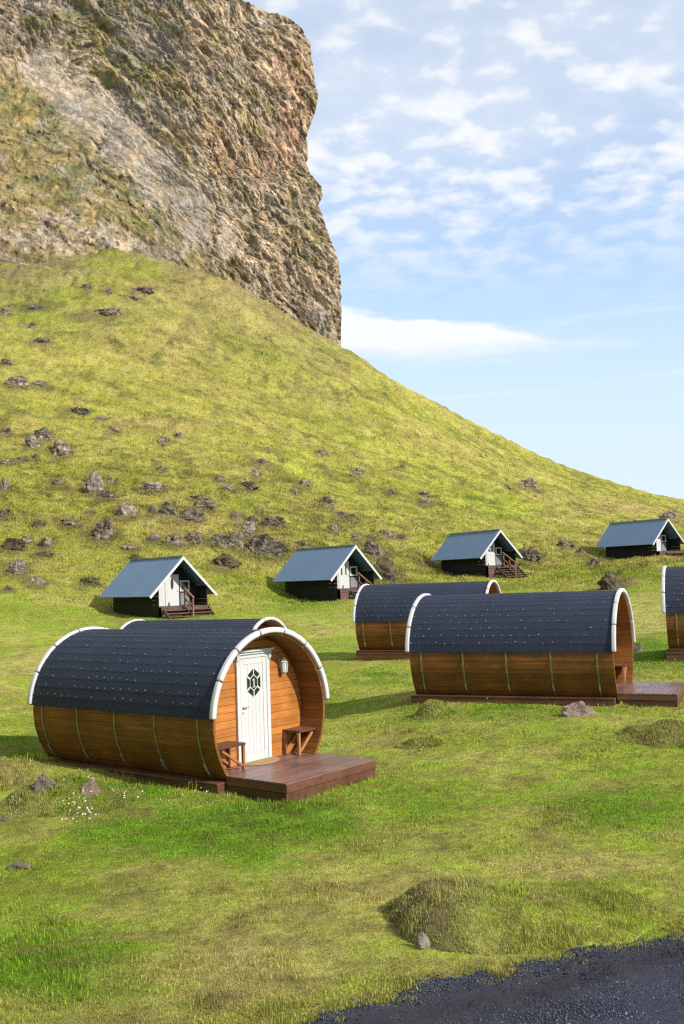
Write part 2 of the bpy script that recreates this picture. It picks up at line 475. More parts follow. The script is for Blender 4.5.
# ------------------------------------------------------------------ rocks on the slope, where the photograph shows them
ROCKS = [  # px, py of the foot, width px, height px, kind, label
    (76, 413, 26, 6, 'dark', 'long low dark outcrop standing alone high on the left slope'),
    (32, 448, 17, 11, 'pale', 'rounded pale grey boulder at the foot of the upper left rock group'),
    (40, 439, 22, 11, 'brown', 'brown rock at the top of the upper left rock group'),
    (60, 455, 24, 17, 'brown', 'cracked dark brown rock at the right of the upper left group'),
    (23, 461, 13, 4, 'dark', 'flat dark stone just under the rounded pale grey boulder'),
    (35, 459, 8, 4, 'dark', 'little dark stone beside the flat one under the upper left group'),
    (5, 464, 14, 5, 'brown', 'flat brown stone on the left frame edge below the upper left group'),
    (93, 492, 21, 22, 'pale', 'tall pale boulder with a white top, the tallest on the left slope'),
    (110, 482, 10, 6, 'brown', 'small brown stone just right of the tall white topped boulder'),
    (105, 498, 20, 8, 'dark', 'flat dark slab at the foot of the tall white topped boulder'),
    (152, 491, 25, 8, 'pale', 'long pale flat-topped stone lying alone right of the tall white topped boulder'),
    (3, 490, 13, 15, 'brown', 'upright brown boulder cut by the left frame edge level with the tall pale one'),
    (58, 484, 16, 5, 'brown', 'faint brown stone sunk in grass left of the tall white topped boulder'),
    (4, 434, 14, 5, 'dark', 'low dark stone on the left frame edge beside the upper left group'),
    (101, 420, 12, 4, 'brown', 'low brown stone right of the lone dark outcrop'),
    (113, 434, 13, 5, 'brown', 'low brown stone downhill and right of the lone dark outcrop'),
    (125, 516, 23, 15, 'pale', 'brown boulder with a white streaked top above the left cabin'),
    (101, 539, 34, 21, 'brown', 'big brown boulder with a dark hollow, left above the first cabin'),
    (70, 526, 22, 7, 'brown', 'flat brown stone just left of the big hollow boulder'),
    (39, 527, 13, 6, 'dark', 'small dark stone between the left edge and the flat brown stone'),
    (4, 517, 13, 8, 'brown', 'brown stone on the left frame edge above the lower left cluster'),
    (11, 551, 30, 14, 'moss', 'broad mossy rock at the left of the lower left cluster'),
    (26, 544, 11, 9, 'brown', 'small upright brown rock between the two big stones of the lower left cluster'),
    (45, 548, 18, 12, 'brown', 'rounded grey-brown rock at the right end of the lower left cluster'),
    (42, 556, 22, 5, 'dark', 'flat dark slab under the rounded rock of the lower left cluster'),
    (15, 574, 25, 18, 'pale', 'large pale faced boulder at the left edge below the lower left cluster'),
    (36, 585, 23, 9, 'brown', 'brown boulder low in the grass, lowest but one on the left slope'),
    (89, 585, 25, 8, 'moss', 'low mossy double rock just left of the first cabin roof'),
    (128, 551, 15, 8, 'brown', 'brown stone just above the roof ridge of the first cabin'),
    (135, 560, 14, 6, 'moss', 'mossy stone touching the first cabin roof line from behind'),
    (8, 591, 14, 5, 'brown', 'lowest flat brown stone at the left frame edge'),
    (89, 513, 11, 4, 'dark', 'small dark stone uphill of the big hollow boulder'),
    (165, 443, 13, 6, 'brown', 'brown stone of the lone pair high in the middle of the slope'),
    (179, 437, 8, 6, 'pale', 'small stone with a bright face, upper of the lone pair on the slope'),
    (160, 471, 12, 4, 'dark', 'small dark stone uphill of the long pale flat-topped one'),
    (219, 481, 9, 6, 'dark', 'small dark peaked stone alone in mid slope above the first cabin'),
    (226, 490, 18, 5, 'brown', 'flat brown stone just below the small dark peaked one in mid slope'),
    (247, 489, 23, 6, 'dark', 'long dark flat stone right of the flat brown one in mid slope'),
    (255, 476, 7, 6, 'pale', 'little upright stone above the long dark flat stone in mid slope'),
    (260, 464, 11, 4, 'dark', 'little dark flat stone, uppermost of those above the middle row'),
    (197, 500, 19, 5, 'brown', 'thin brown ledge stone over the pair of flat rocks in mid slope'),
    (203, 509, 24, 9, 'brown', 'flat cracked brown rock right above the dark peaked boulder'),
    (168, 515, 18, 13, 'dark', 'dark peaked boulder at the head of the long sloping slab'),
    (189, 521, 30, 11, 'dark', 'long dark sloping slab right of the dark peaked boulder'),
    (154, 514, 13, 8, 'brown', 'small brown rock left of the dark peaked boulder'),
    (235, 519, 12, 8, 'brown', 'brown rock at the left end of the group above the mossy boulder'),
    (248, 530, 19, 9, 'pale', 'pale topped stone in the group uphill of the biggest dark boulder'),
    (253, 521, 14, 5, 'dark', 'dark flat stone behind the pale topped one uphill of the biggest boulder'),
    (266, 526, 12, 7, 'dark', 'dark stone between the pale topped one and the double rock'),
    (260, 513, 10, 4, 'brown', 'small brown stone uppermost in the group above the biggest boulder'),
    (153, 541, 15, 6, 'brown', 'low brown stone at the left end of the row over the first cabin'),
    (174, 546, 21, 11, 'brown', 'square brown boulder directly over the first cabin gable'),
    (193, 542, 19, 12, 'brown', 'pointed brown boulder right of the square one over the gable'),
    (216, 544, 24, 10, 'brown', 'long brown rock in the middle of the row over the first cabin'),
    (234, 547, 24, 13, 'brown', 'brown rock leaning against the left of the biggest dark boulder'),
    (248, 538, 13, 8, 'brown', 'small brown rock on the upper shoulder of the biggest dark boulder'),
    (226, 567, 29, 15, 'moss', 'rounded boulder capped with moss between the first two cabins'),
    (271, 555, 48, 22, 'dark', 'biggest dark angular boulder, just left of the second cabin roof'),
    (302, 547, 16, 6, 'brown', 'low brown stone between the biggest boulder and the second cabin roof'),
    (272, 527, 27, 10, 'dark', 'dark double rock uphill of the biggest boulder'),
    (374, 557, 34, 16, 'brown', 'broad brown rock behind the gable of the second cabin'),
    (388, 537, 21, 8, 'brown', 'brown flat-topped rock uphill right of the second cabin'),
    (371, 539, 12, 5, 'brown', 'small brown stone left of the flat-topped rock above the second cabin'),
    (401, 539, 11, 5, 'dark', 'small dark stone right of the flat-topped rock above the second cabin'),
    (334, 531, 9, 7, 'pale', 'little pale upright stone over the second cabin roof ridge'),
    (341, 519, 13, 5, 'dark', 'dark flat stone uphill of the little pale upright one'),
    (353, 518, 10, 3, 'dark', 'very small dark stone right beside the dark flat one over the second cabin'),
    (328, 504, 12, 7, 'dark', 'dark tilted stone halfway up the slope over the second cabin'),
    (305, 487, 14, 8, 'brown', 'brown tilted stone high over the second cabin, left of the lone stone'),
    (295, 493, 9, 5, 'brown', 'small brown stone touching the lower left of the high tilted one'),
    (357, 474, 14, 6, 'brown', 'lone brown stone high over the gable of the second cabin'),
    (321, 454, 9, 4, 'dark', 'lone small dark stone highest on the middle of the slope'),
    (402, 468, 7, 3, 'dark', 'tiny dark stone high on the slope near the ridge'),
    (391, 494, 10, 4, 'brown', 'small brown stone left of the white faced stone'),
    (425, 504, 11, 5, 'pale', 'white faced stone on the slope above the third cabin'),
    (425, 496, 12, 5, 'brown', 'brown stone right behind the white faced one'),
    (383, 580, 38, 28, 'moss', 'large brown and green rock bank against the right of the second cabin'),
    (356, 539, 11, 5, 'brown', 'small brown stone hugging the ridge end of the second cabin'),
    (528, 488, 19, 8, 'brown', 'largest dark brown rock high on the right slope near the ridge'),
    (539, 492, 8, 4, 'brown', 'small brown stone below right of the largest high one'),
    (508, 488, 8, 4, 'dark', 'small dark stone left of the largest rock near the ridge'),
    (531, 562, 22, 15, 'dark', 'dark boulder at the right of the third cabin stairs'),
    (564, 547, 13, 8, 'brown', 'pointed brown rock between the third and fourth cabins'),
    (582, 553, 10, 6, 'dark', 'dark stone left of the fourth cabin roof'),
    (573, 548, 7, 4, 'brown', 'little brown stone between the pointed rock and the dark one'),
    (596, 564, 14, 7, 'brown', 'low brown rock at the rear corner of the fourth cabin'),
    (614, 589, 27, 19, 'moss', 'mossy peaked boulder on the lawn beyond the large right barrel'),
    (672, 518, 17, 7, 'pale', 'pale flat rock uphill behind the fourth cabin gable'),
    (638, 652, 15, 9, 'brown', 'low brown rock in shade between the two right barrels'),
    (33, 309, 20, 6, 'dark', 'dark ledge rock under the cliff at the upper left'),
    (5, 315, 13, 8, 'brown', 'brown rock on the left frame edge under the cliff'),
    (39, 344, 22, 6, 'dark', 'dark stone in the yellow grass well below the cliff ledges'),
    (5, 364, 14, 6, 'dark', 'dark stone at the left frame edge, halfway up the steep slope'),
    (16, 386, 24, 10, 'brown', 'brown weathered outcrop at the left, over the lone dark outcrop'),
    (140, 292, 27, 6, 'dark', 'long dark ledge in the dry grass right under the cliff'),
    (102, 317, 35, 8, 'brown', 'long broken brown ledge below the dark ledge under the cliff'),
    (107, 292, 10, 6, 'dark', 'small dark rock left of the long dark ledge'),
    (86, 289, 10, 5, 'dark', 'small dark rock highest under the cliff on the left'),
    (32, 327, 10, 5, 'dark', 'small dark stone between the upper ledge rock and the yellow grass'),
    (132, 299, 14, 4, 'dark', 'narrow dark stone just below the long dark ledge'),
    (38, 386, 18, 5, 'brown', 'flat brown stone right of the weathered outcrop'),
    (580, 717, 36, 15, 'pink', 'pinkish grey rock at the foot of the large right barrel'),
    (42, 790, 26, 15, 'pale', 'grey pointed stone in the bank at the nearest barrel'),
    (88, 796, 27, 16, 'pink', 'tan stone in the bank at the cradle of the nearest barrel'),
    (4, 821, 9, 6, 'pale', 'small pale stone in the lawn at the left frame edge'),
    (18, 869, 26, 6, 'pale', 'flat grey stone flush with the lawn at the lower left'),
    (424, 946, 12, 12, 'pale', 'pale stone poking out of the earth flank of the foreground mound'),
]


# ------------------------------------------------------------------ ground colour field
LUSH_AND_SHADE = [(225, 835, 150, 32, 1.0), (110, 800, 70, 24, .7), (300, 815, 60, 20, .9), (50, 965, 110, 48, 1.0), (150, 1010, 60, 30, .5), (625, 815, 90, 34, .75), (520, 712, 130, 10, .8),
        (360, 672, 40, 10, .9), (300, 700, 60, 14, .35), (20, 745, 40, 18, .9), (650, 660, 60, 20, 1.0), (310, 605, 45, 9, 1.0), (170, 622, 90, 7, .6),  # some of these paint shadows cast by barrels and the second cabin
        (470, 590, 60, 8, .7), (600, 570, 90, 10, .7), (400, 800, 40, 14, .3), (40, 300, 70, 26, .9), (120, 265, 40, 14, .8), (290, 345, 60, 16, .6),
        (500, 505, 70, 14, .5), (150, 780, 60, 12, .8), (430, 725, 40, 10, .5), (440, 985, 70, 14, .5), (600, 900, 60, 20, .35)]
DRY = [(60, 660, 60, 18, .5), (420, 900, 100, 45, .35), (590, 872, 110, 14, .7), (250, 870, 110, 14, .35), (300, 960, 120, 45, .4), (600, 505, 90, 8, .8), (180, 340, 60, 20, .8), (220, 290, 50, 22, .9),
       (370, 760, 80, 20, .3), (640, 625, 30, 14, .6), (240, 510, 200, 40, .25), (480, 770, 120, 24, .2), (160, 425, 60, 8, .7), (20, 420, 30, 10, .6), (330, 880, 60, 20, .3)]


def seg_mask(px, py, pts, wid):
    d = np.full(px.shape, 1e9)
    for (x0, y0), (x1, y1) in zip(pts[:-1], pts[1:]):
        dx, dy = x1 - x0, y1 - y0; t = np.clip(((px - x0) * dx + (py - y0) * dy) / (dx * dx + dy * dy), 0, 1)
        d = np.minimum(d, np.hypot(px - x0 - t * dx, py - y0 - t * dy))
    return 1 - sstep(wid * .5, wid * 1.3, d)


def gcol(X, Y, Z):
    px, py = project(np.stack([X, Y, Z], -1))
    wob = 30 * fbm(X / .55, Y / .55, seed=73, octv=3) * (Y < 50) + 46 * fbm(X / (2 + .05 * Y), Y / (2 + .05 * Y), seed=71, octv=4)
    lush = np.zeros(X.shape); dry = np.zeros(X.shape)  # lush holds green grass and the painted cast shadows
    for L, acc in ((LUSH_AND_SHADE, lush), (DRY, dry)):
        for cx, cy, rx, ry, k in L:
            d = np.hypot((px - cx + wob) / rx, (py - cy + wob * .3) / ry)
            acc += k * (1 - sstep(.3, 1.35, d))
    n1 = fbm(X / 5.5, Y / 5.5, seed=50, octv=4); n2 = fbm(X / 1.1, Y / 1.1, seed=60, octv=4); n3 = vnoise(X / .16, Y / .16, seed=66); n4 = fbm(X / .35, Y / .30, seed=67, octv=3)
    hill = sstep(48, 80, Y)
    nf = fbm(X / 14, Y / 9, seed=80, octv=5)
    lush = np.clip(lush + .42 * n1 * (1 - hill) + .50 * n2 + .45 * n4 + .30 * nf * hill + .02, 0, 1)
    dry = np.clip(dry - .55 * n1 * (1 - hill) - .5 * n2 - .35 * n4 + .2 * n3 - .75 * nf * hill + .18 + .05 * hill, 0, 1) * (1 - .75 * lush)
    mid = np.array([.268, .303, .040]); gr = np.array([.118, .212, .012]); dr = np.array([.390, .330, .105])
    hm = np.array([.252, .248, .042]); hg = np.array([.190, .240, .020]); hd = np.array([.300, .245, .075])
    h3 = hill[..., None]
    mid, gr, dr = mid + (hm - mid) * h3, gr + (hg - gr) * h3, dr + (hd - dr) * h3
    c = mid + (gr - mid) * lush[..., None]; c = c + (dr - c) * dry[..., None]
    # bare brown earth flecks on the slope
    e = sstep(.38, .74, ridged(X / 4.0, Y / 2.2, seed=93, octv=5) + .35 * nf + .3 * fbm(X / 1.2, Y / .8, seed=94, octv=3)) * hill * sstep(60, 75, Y) * .55
    c = c + (np.array([.10, .075, .035]) - c) * e[..., None]
    rk = np.zeros(X.shape)
    jit = 1 + .5 * fbm(X / 1.2, Y / 1.2, seed=101, octv=3)
    for rx, ry, w, h, kd, lab in ROCKS:
        if ry > 600: continue
        d = np.hypot((px - rx) / (w * .75 + 2), (py - ry + h * .15) / (h * .55 + 2)) * jit
        rk = np.maximum(rk, 1 - sstep(.5, 1.15, d))
    c = c + (np.array([.115, .085, .045]) - c) * (.6 * rk)[..., None]
    tx = fbm(X / 1.3, Y / .9, seed=111, octv=4, gain=.65); tb = fbm(X / 6, Y / 2.4, seed=115, octv=3)
    gul = np.maximum(seg_mask(px + wob * .2, py, [(150, 360), (178, 338), (190, 322), (202, 306), (236, 286)], 5), .8 * seg_mask(px + wob * .2, py, [(90, 305), (112, 330), (122, 350)], 6))
    gul = np.maximum(gul, .7 * seg_mask(px + wob * .2, py, [(186, 332), (205, 352), (214, 365)], 5)) * sstep(-.5, .2, n2) * hill
    c = c + (np.array([.075, .085, .022]) - c) * (.75 * gul)[..., None]
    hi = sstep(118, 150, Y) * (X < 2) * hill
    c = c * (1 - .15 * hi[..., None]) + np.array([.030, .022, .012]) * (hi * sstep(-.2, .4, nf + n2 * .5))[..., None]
    cy_ = crest_y(X / np.maximum(Y, 3)); edge = sstep(-14, -1, Y - cy_ + 7 * nf + 4 * n2) * (X < -2) * sstep(-.25, .35, fbm(X / 4, Y / 2.5, seed=160, octv=4) + .1)
    c = c + (np.array([.175, .140, .080]) * (1 + .5 * n2[..., None]) - c) * (.8 * edge)[..., None]
    dryhi = (hi * sstep(-.35, .35, fbm(X / 12, Y / 8, seed=181, octv=4) + .25 * n2 + .12))[..., None]
    c = c + (np.array([.245, .205, .075]) - c) * (.55 * dryhi)
    rut = sstep(.55, .8, ridged(X / 7, Y / 3.0, seed=119, octv=4)) * hi
    c = c + (np.array([.085, .070, .035]) - c) * (.6 * rut)[..., None]
    c = c * (1 + hill * (.42 * tx + .26 * tb) + (1 - hill) * (.45 * n4 + .20 * n2))[..., None]
    c = np.maximum(c, .008)
    return c, lush, dry


# ------------------------------------------------------------------ the gravel road in the foreground
ROAD_EDGE = [(900, 880), (684, 933), (581, 955), (524, 974), (440, 991), (356, 1008), (322, 1017), (200, 1050), (0, 1110), (-300, 1250)]
re_ = np.array([ray(a, b) * (-3.05 / ray(a, b)[2]) for a, b in ROAD_EDGE])
_o = np.argsort(re_[:, 0])
RE_X, RE_Y = re_[_o, 0], re_[_o, 1]


def road_in(X, Y):
    """metres inside the road (positive) behind its ragged edge"""
    return np.interp(X, RE_X, RE_Y) - Y + .26 * fbm(X / .6, Y / .6, seed=5, octv=4) + .16 * fbm(X / .12, Y / .12, seed=6, octv=3)


# ------------------------------------------------------------------ mounds
MOUNDS = []     # x, y, rx, ry, h, rot


def mound_spec(px, py, wpx, dm, h, rot=0.0):
    p = hit(px, py); return (p.x, p.y, wpx / FPX * p.y / 2, dm / 2, h, rot)


def mound_profile(m, X, Y):
    x, y, rx, ry, h, rot = m[:6]
    c, s = math.cos(rot), math.sin(rot); dx, dy = X - x, Y - y
    a, b = (dx * c + dy * s) / rx, (-dx * s + dy * c) / ry
    r = np.hypot(a, b) + .16 * fbm(X * 2.2 + x, Y * 2.2, seed=13, octv=3)
    if len(m) > 6:      # a bank: steep on its left, running out slowly to the right
        n = .10 * fbm(X * 3 + x, Y * 3, seed=15, octv=3)
        return h * sstep(-1.02, -.66, a + n) * (1 - .9 * sstep(-.5, .95, a)) * (1 - sstep(.22, .98, np.abs(b) + n)), r, a
    return h * (1 - sstep(.25, 1.0, r)), r, a


# ------------------------------------------------------------------ build the ground sheet
def polar_cols():
    return np.concatenate([np.linspace(-1.9, -.46, 60)[:-1], np.linspace(-.46, .46, 640), np.linspace(.46, 1.9, 60)[1:]])


def build_ground():
    T = polar_cols(); nr = 720
    S = np.linspace(0, 1, nr)
    yc = crest_y(T)
    Yv = 3.2 * (yc[:, None] / 3.2) ** S[None]
    extra = np.array([1, 2.5, 5, 9, 15, 25, 40, 70, 120, 250, 600, 1500, 4000.])
    Yv = np.concatenate([Yv, yc[:, None] + extra[None]], 1)
    Xv = T[:, None] * Yv
    Zv = height(Xv, Yv)
    return T, Xv, Yv, Zv, nr


GT, GX, GY, GZ, GNR = build_ground()
gc, gl, gd = gcol(GX, GY, GZ)
inroad = road_in(GX, GY)
soil = sstep(-.22, .05, inroad)[..., None] * .8
gc = gc + (np.array([.05, .038, .03]) - gc) * soil
nc, nrr = GX.shape
idx = np.arange(nc * nrr).reshape(nc, nrr)
F = np.stack([idx[:-1, :-1], idx[1:, :-1], idx[1:, 1:], idx[:-1, 1:]], -1).reshape(-1, 4)
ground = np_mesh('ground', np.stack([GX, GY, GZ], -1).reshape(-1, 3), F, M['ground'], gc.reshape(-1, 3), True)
tag(ground, kind='structure')

# road sheet, following the ground a little above it and diving under its ragged edge
xs = np.linspace(-6, 7, 360); ys = np.linspace(2.6, 11, 260)
RXg, RYg = np.meshgrid(xs, ys, indexing='ij')
ri = road_in(RXg, RYg)
RZg = height(RXg, RYg) + .012 + .26 * np.clip(ri, -4, 0) + .012 * fbm(RXg / .3, RYg / .3, seed=88) * sstep(0, .3, ri) + .006 * sstep(0, .4, ri)
idr = np.arange(RXg.size).reshape(RXg.shape)
Fr = np.stack([idr[:-1, :-1], idr[1:, :-1], idr[1:, 1:], idr[:-1, 1:]], -1).reshape(-1, 4)
keep = (ri[:-1, :-1] > -.25).reshape(-1)
rn = fbm(RXg / .5, RYg / .9, seed=91)
tr = np.exp(-((np.interp(RXg, RE_X, RE_Y) - RYg - .38) / .28) ** 2)
rc = np.array([.040, .045, .062]) * (1 + .25 * rn[..., None]); rc = rc + (np.array([.034, .027, .030]) - rc) * (tr * .7)[..., None]
M['road'] = attr_mat('road_grit', .9, 0, [(11, .75, 1.25), (70, .45, 1.7)], 1.0, .02)
road = np_mesh('gravel_road', np.stack([RXg, RYg, RZg], -1).reshape(-1, 3), Fr[keep], M['road'], rc.reshape(-1, 3), True)
tag(road, kind='structure')

# ------------------------------------------------------------------ loose gravel
def build_gravel():
    n = 95000
    Y = rng.uniform(3.4, 9.8, n * 3); X = rng.uniform(-3.2, 5.2, n * 3)
    d = road_in(X, Y); px, py = project(np.stack([X, Y, X * 0], -1))
    k = ((d > 0) | (rng.random(n * 3) < np.exp(d / .08) * .35)) & (py < 1075) & (px > 250) & (px < 760)
    X, Y = X[k][:n], Y[k][:n]; n = len(X)
    bd = np.exp(-((np.interp(X, RE_X, RE_Y) - Y - .26) / .24) ** 2); q = rng.random(n) > .82 * bd; X, Y = X[q], Y[q]; n = len(X)
    r = np.exp(rng.normal(math.log(.0052), .40, n)).clip(.003, .013)
    Z = height(X, Y) + .016 + r * .25
    o = np.array([(1, 0, 0), (-1, 0, 0), (0, 1, 0), (0, -1, 0), (0, 0, 1), (0, 0, -1)], float)
    V = o[None] * rng.uniform(.6, 1.25, (n, 6, 1)) + rng.normal(0, .16, (n, 6, 3))
    a = rng.uniform(0, 6.28, n); c, s = np.cos(a)[:, None], np.sin(a)[:, None]
    V = np.stack([V[..., 0] * c - V[..., 1] * s, V[..., 0] * s + V[..., 1] * c, V[..., 2] * .7], -1) * r[:, None, None]
    V += np.stack([X, Y, Z], -1)[:, None]
    f = np.array([(0, 2, 4), (2, 1, 4), (1, 3, 4), (3, 0, 4), (2, 0, 5), (1, 2, 5), (3, 1, 5), (0, 3, 5)])
    Fg = (f[None] + 6 * np.arange(n)[:, None, None]).reshape(-1, 3)
    g = np.exp(rng.normal(math.log(.062), .50, n)).clip(.015, .30)
    cc = np.stack([g * .86, g * .96, g * 1.28], -1)
    dk = np.exp(-((np.interp(X, RE_X, RE_Y) - Y - .30) / .25) ** 2)
    cc = cc * (1 - .72 * dk[:, None]) * np.array([1, 1, 1])
    o = np_mesh('gravel', V.reshape(-1, 3), Fg, M['stone'], np.repeat(cc, 6, 0))
    tag(o, 'loose dark gravel lying on the road in the corner', 'gravel', kind='stuff')


M['stone'] = attr_mat('gravel_stone', .85)
build_gravel()

# ------------------------------------------------------------------ mounds as things of their own
def build_mound(name, spec, label, dirt, res=110):
    x, y, rx, ry, h, rot = spec[:6]
    e = 1.35 * max(rx, ry)
    g = np.linspace(-1, 1, res); A, B = np.meshgrid(g, g, indexing='ij')
    Xm, Ym = x + A * e, y + B * e
    p, r, a = mound_profile(spec, Xm, Ym)
    lump = (.34 * fbm(Xm * 2.6 / (rx + .3), Ym * 2.6 / (rx + .3), seed=17, octv=4)) * h
    Zm = height(Xm, Ym) + p + lump * sstep(0, .4, p / h) - .07 * sstep(.98, 1.1, r) + .004
    c, l, d = gcol(Xm, Ym, Zm)
    k = (dirt(a, p / h, Xm, Ym) * (.72 if len(spec) > 6 else 1))[..., None]
    dw_ = (.5 * sstep(.5, -.5, a) if len(spec) > 6 else .45 + 0 * a)[..., None]
    c = c + (np.array([.21, .18, .075]) - c) * dw_
    c = c + (np.array([.100, .072, .044]) - c) * k * .9
    ii = np.arange(Xm.size).reshape(Xm.shape)
    Fm = np.stack([ii[:-1, :-1], ii[1:, :-1], ii[1:, 1:], ii[:-1, 1:]], -1).reshape(-1, 4)
    kp = (r[:-1, :-1] < 1.12).reshape(-1)
    Vm = np.stack([Xm - x, Ym - y, Zm], -1).reshape(-1, 3)
    z0 = float(height(np.array([x]), np.array([y]))[0]); Vm[:, 2] -= z0
    o = np_mesh(name, Vm, Fm[kp], M['ground'], c.reshape(-1, 3), True); o.location = (x, y, z0)
    tag(o, label, 'mound')
    MOUNDS.append((spec, Xm, Ym, Zm, o, k))
    return o


nofun = lambda a, p, X, Y: 0 * p
rough_dirt = lambda a, p, X, Y: .6 * sstep(-.05, .4, fbm(X * 3, Y * 3, seed=19, octv=3) + .25) * sstep(.05, .3, p)
left_dirt = lambda a, p, X, Y: np.clip(sstep(-.50, -.80, a) * sstep(.03, .2, p) * (.75 + .5 * fbm(X * 5, Y * 5, seed=23)) + .55 * sstep(.7, .95, p) * sstep(.0, -.5, a) + .5 * sstep(.15, .4, fbm(X * 4, Y * 4, seed=29)) * sstep(.3, -.2, a), 0, 1)
build_mound('grassy_mound', mound_spec(520, 918, 262, 1.85, .25, .10) + (1,), 'large tussocky mound with a bare earth flank beside the gravel road', left_dirt, 170)
build_mound('grassy_mound', mound_spec(62, 802, 130, 1.6, .26, .2), 'grassy bank with pale stones at the rear corner of the nearest barrel', lambda a, p, X, Y: np.clip(.9 * sstep(-.3, -.6, a) * sstep(.1, .3, p), 0, 1))
build_mound('grassy_mound', mound_spec(0, 782, 64, 1.3, .34, .2), 'dark earthy hump at the left frame edge behind the grassy bank', rough_dirt)
build_mound('grassy_mound', mound_spec(432, 716, 44, .9, .24, 0), 'small green mound at the rear base of the large right barrel', nofun)
build_mound('grassy_mound', mound_spec(662, 738, 84, 1.5, .22, 0), 'heathery brown mound on the lawn below the right deck', rough_dirt)
build_mound('grassy_mound', mound_spec(420, 745, 46, .6, .10, 0), 'low dry hummock on the lawn just below the small green mound', nofun)


def hit2(px, py):
    """like hit, but with the mounds on the ground"""
    d = ray(px, py); Y = np.linspace(5, 26, 1500); P = d[None] * Y[:, None]; P[:, 2] += CZ
    h = height(P[:, 0], P[:, 1]); e = np.zeros(len(Y))
    for m in MOUNDS: e = np.maximum(e, mound_profile(m[0], P[:, 0], P[:, 1])[0])
    h = h + e; s = P[:, 2] < h; i = int(np.argmax(s)) if s.any() else len(Y) - 1
    return Vector((P[i, 0], P[i, 1], h[i]))


def inside_rect(X, Y, q, u0, u1, v0, v1):
    c, s = math.cos(q[3]), math.sin(q[3]); dx, dy = X - q[0], Y - q[1]
    u, v = dx * c + dy * s, -dx * s + dy * c
    return (u > u0) & (u < u1) & (v > v0) & (v < v1)


def rect_dist(X, Y, q, u0, u1, v0, v1):
    c, s = math.cos(q[3]), math.sin(q[3]); dx, dy = X - q[0], Y - q[1]
    u, v = dx * c + dy * s, -dx * s + dy * c
    return np.hypot(np.maximum(np.maximum(u0 - u, u - u1), 0), np.maximum(np.maximum(v0 - v, v - v1), 0))


# ------------------------------------------------------------------ grass blades
def blades(X, Y, Z, H, W, C, name, mat, lean=.45):
    n = len(X)
    a = rng.uniform(0, 2 * np.pi, n); b = rng.uniform(0, 2 * np.pi, n)
    L = np.abs(rng.normal(0, lean, n)) * H
    wx, wy = np.cos(a) * W / 2, np.sin(a) * W / 2
    lx, ly = np.cos(b) * L, np.sin(b) * L
    V = np.empty((n, 5, 3), np.float32)
    V[:, 0] = np.stack([X - wx, Y - wy, Z - .02], -1); V[:, 1] = np.stack([X + wx, Y + wy, Z - .02], -1)
    mx, my, mz = X + lx * .35, Y + ly * .35, Z + H * .6
    V[:, 2] = np.stack([mx + wx * .75, my + wy * .75, mz], -1); V[:, 3] = np.stack([mx - wx * .75, my - wy * .75, mz], -1)
    V[:, 4] = np.stack([X + lx, Y + ly, Z + H * .95 - L * .25], -1)
    k = 5 * np.arange(n)[:, None]
    F = np.concatenate([k + np.array([[0, 1, 2]]), k + np.array([[0, 2, 3]]), k + np.array([[3, 2, 4]])], 1).reshape(-1, 3)
    return np_mesh(name, V.reshape(-1, 3), F, mat, np.repeat(C, 5, 0))


def blade_colors(c, n, spread=.34):
    k = np.exp(rng.normal(0, spread, (n, 1)))
    c = c * k
    s = rng.random(n)
    straw = (s < .10)[:, None]; c = np.where(straw, c * .35 + np.array([.30, .25, .10]) * .65 * k, c)
    c = c * (1 + rng.normal(0, .06, (n, 3)))
    return np.clip(c, .005, .6)


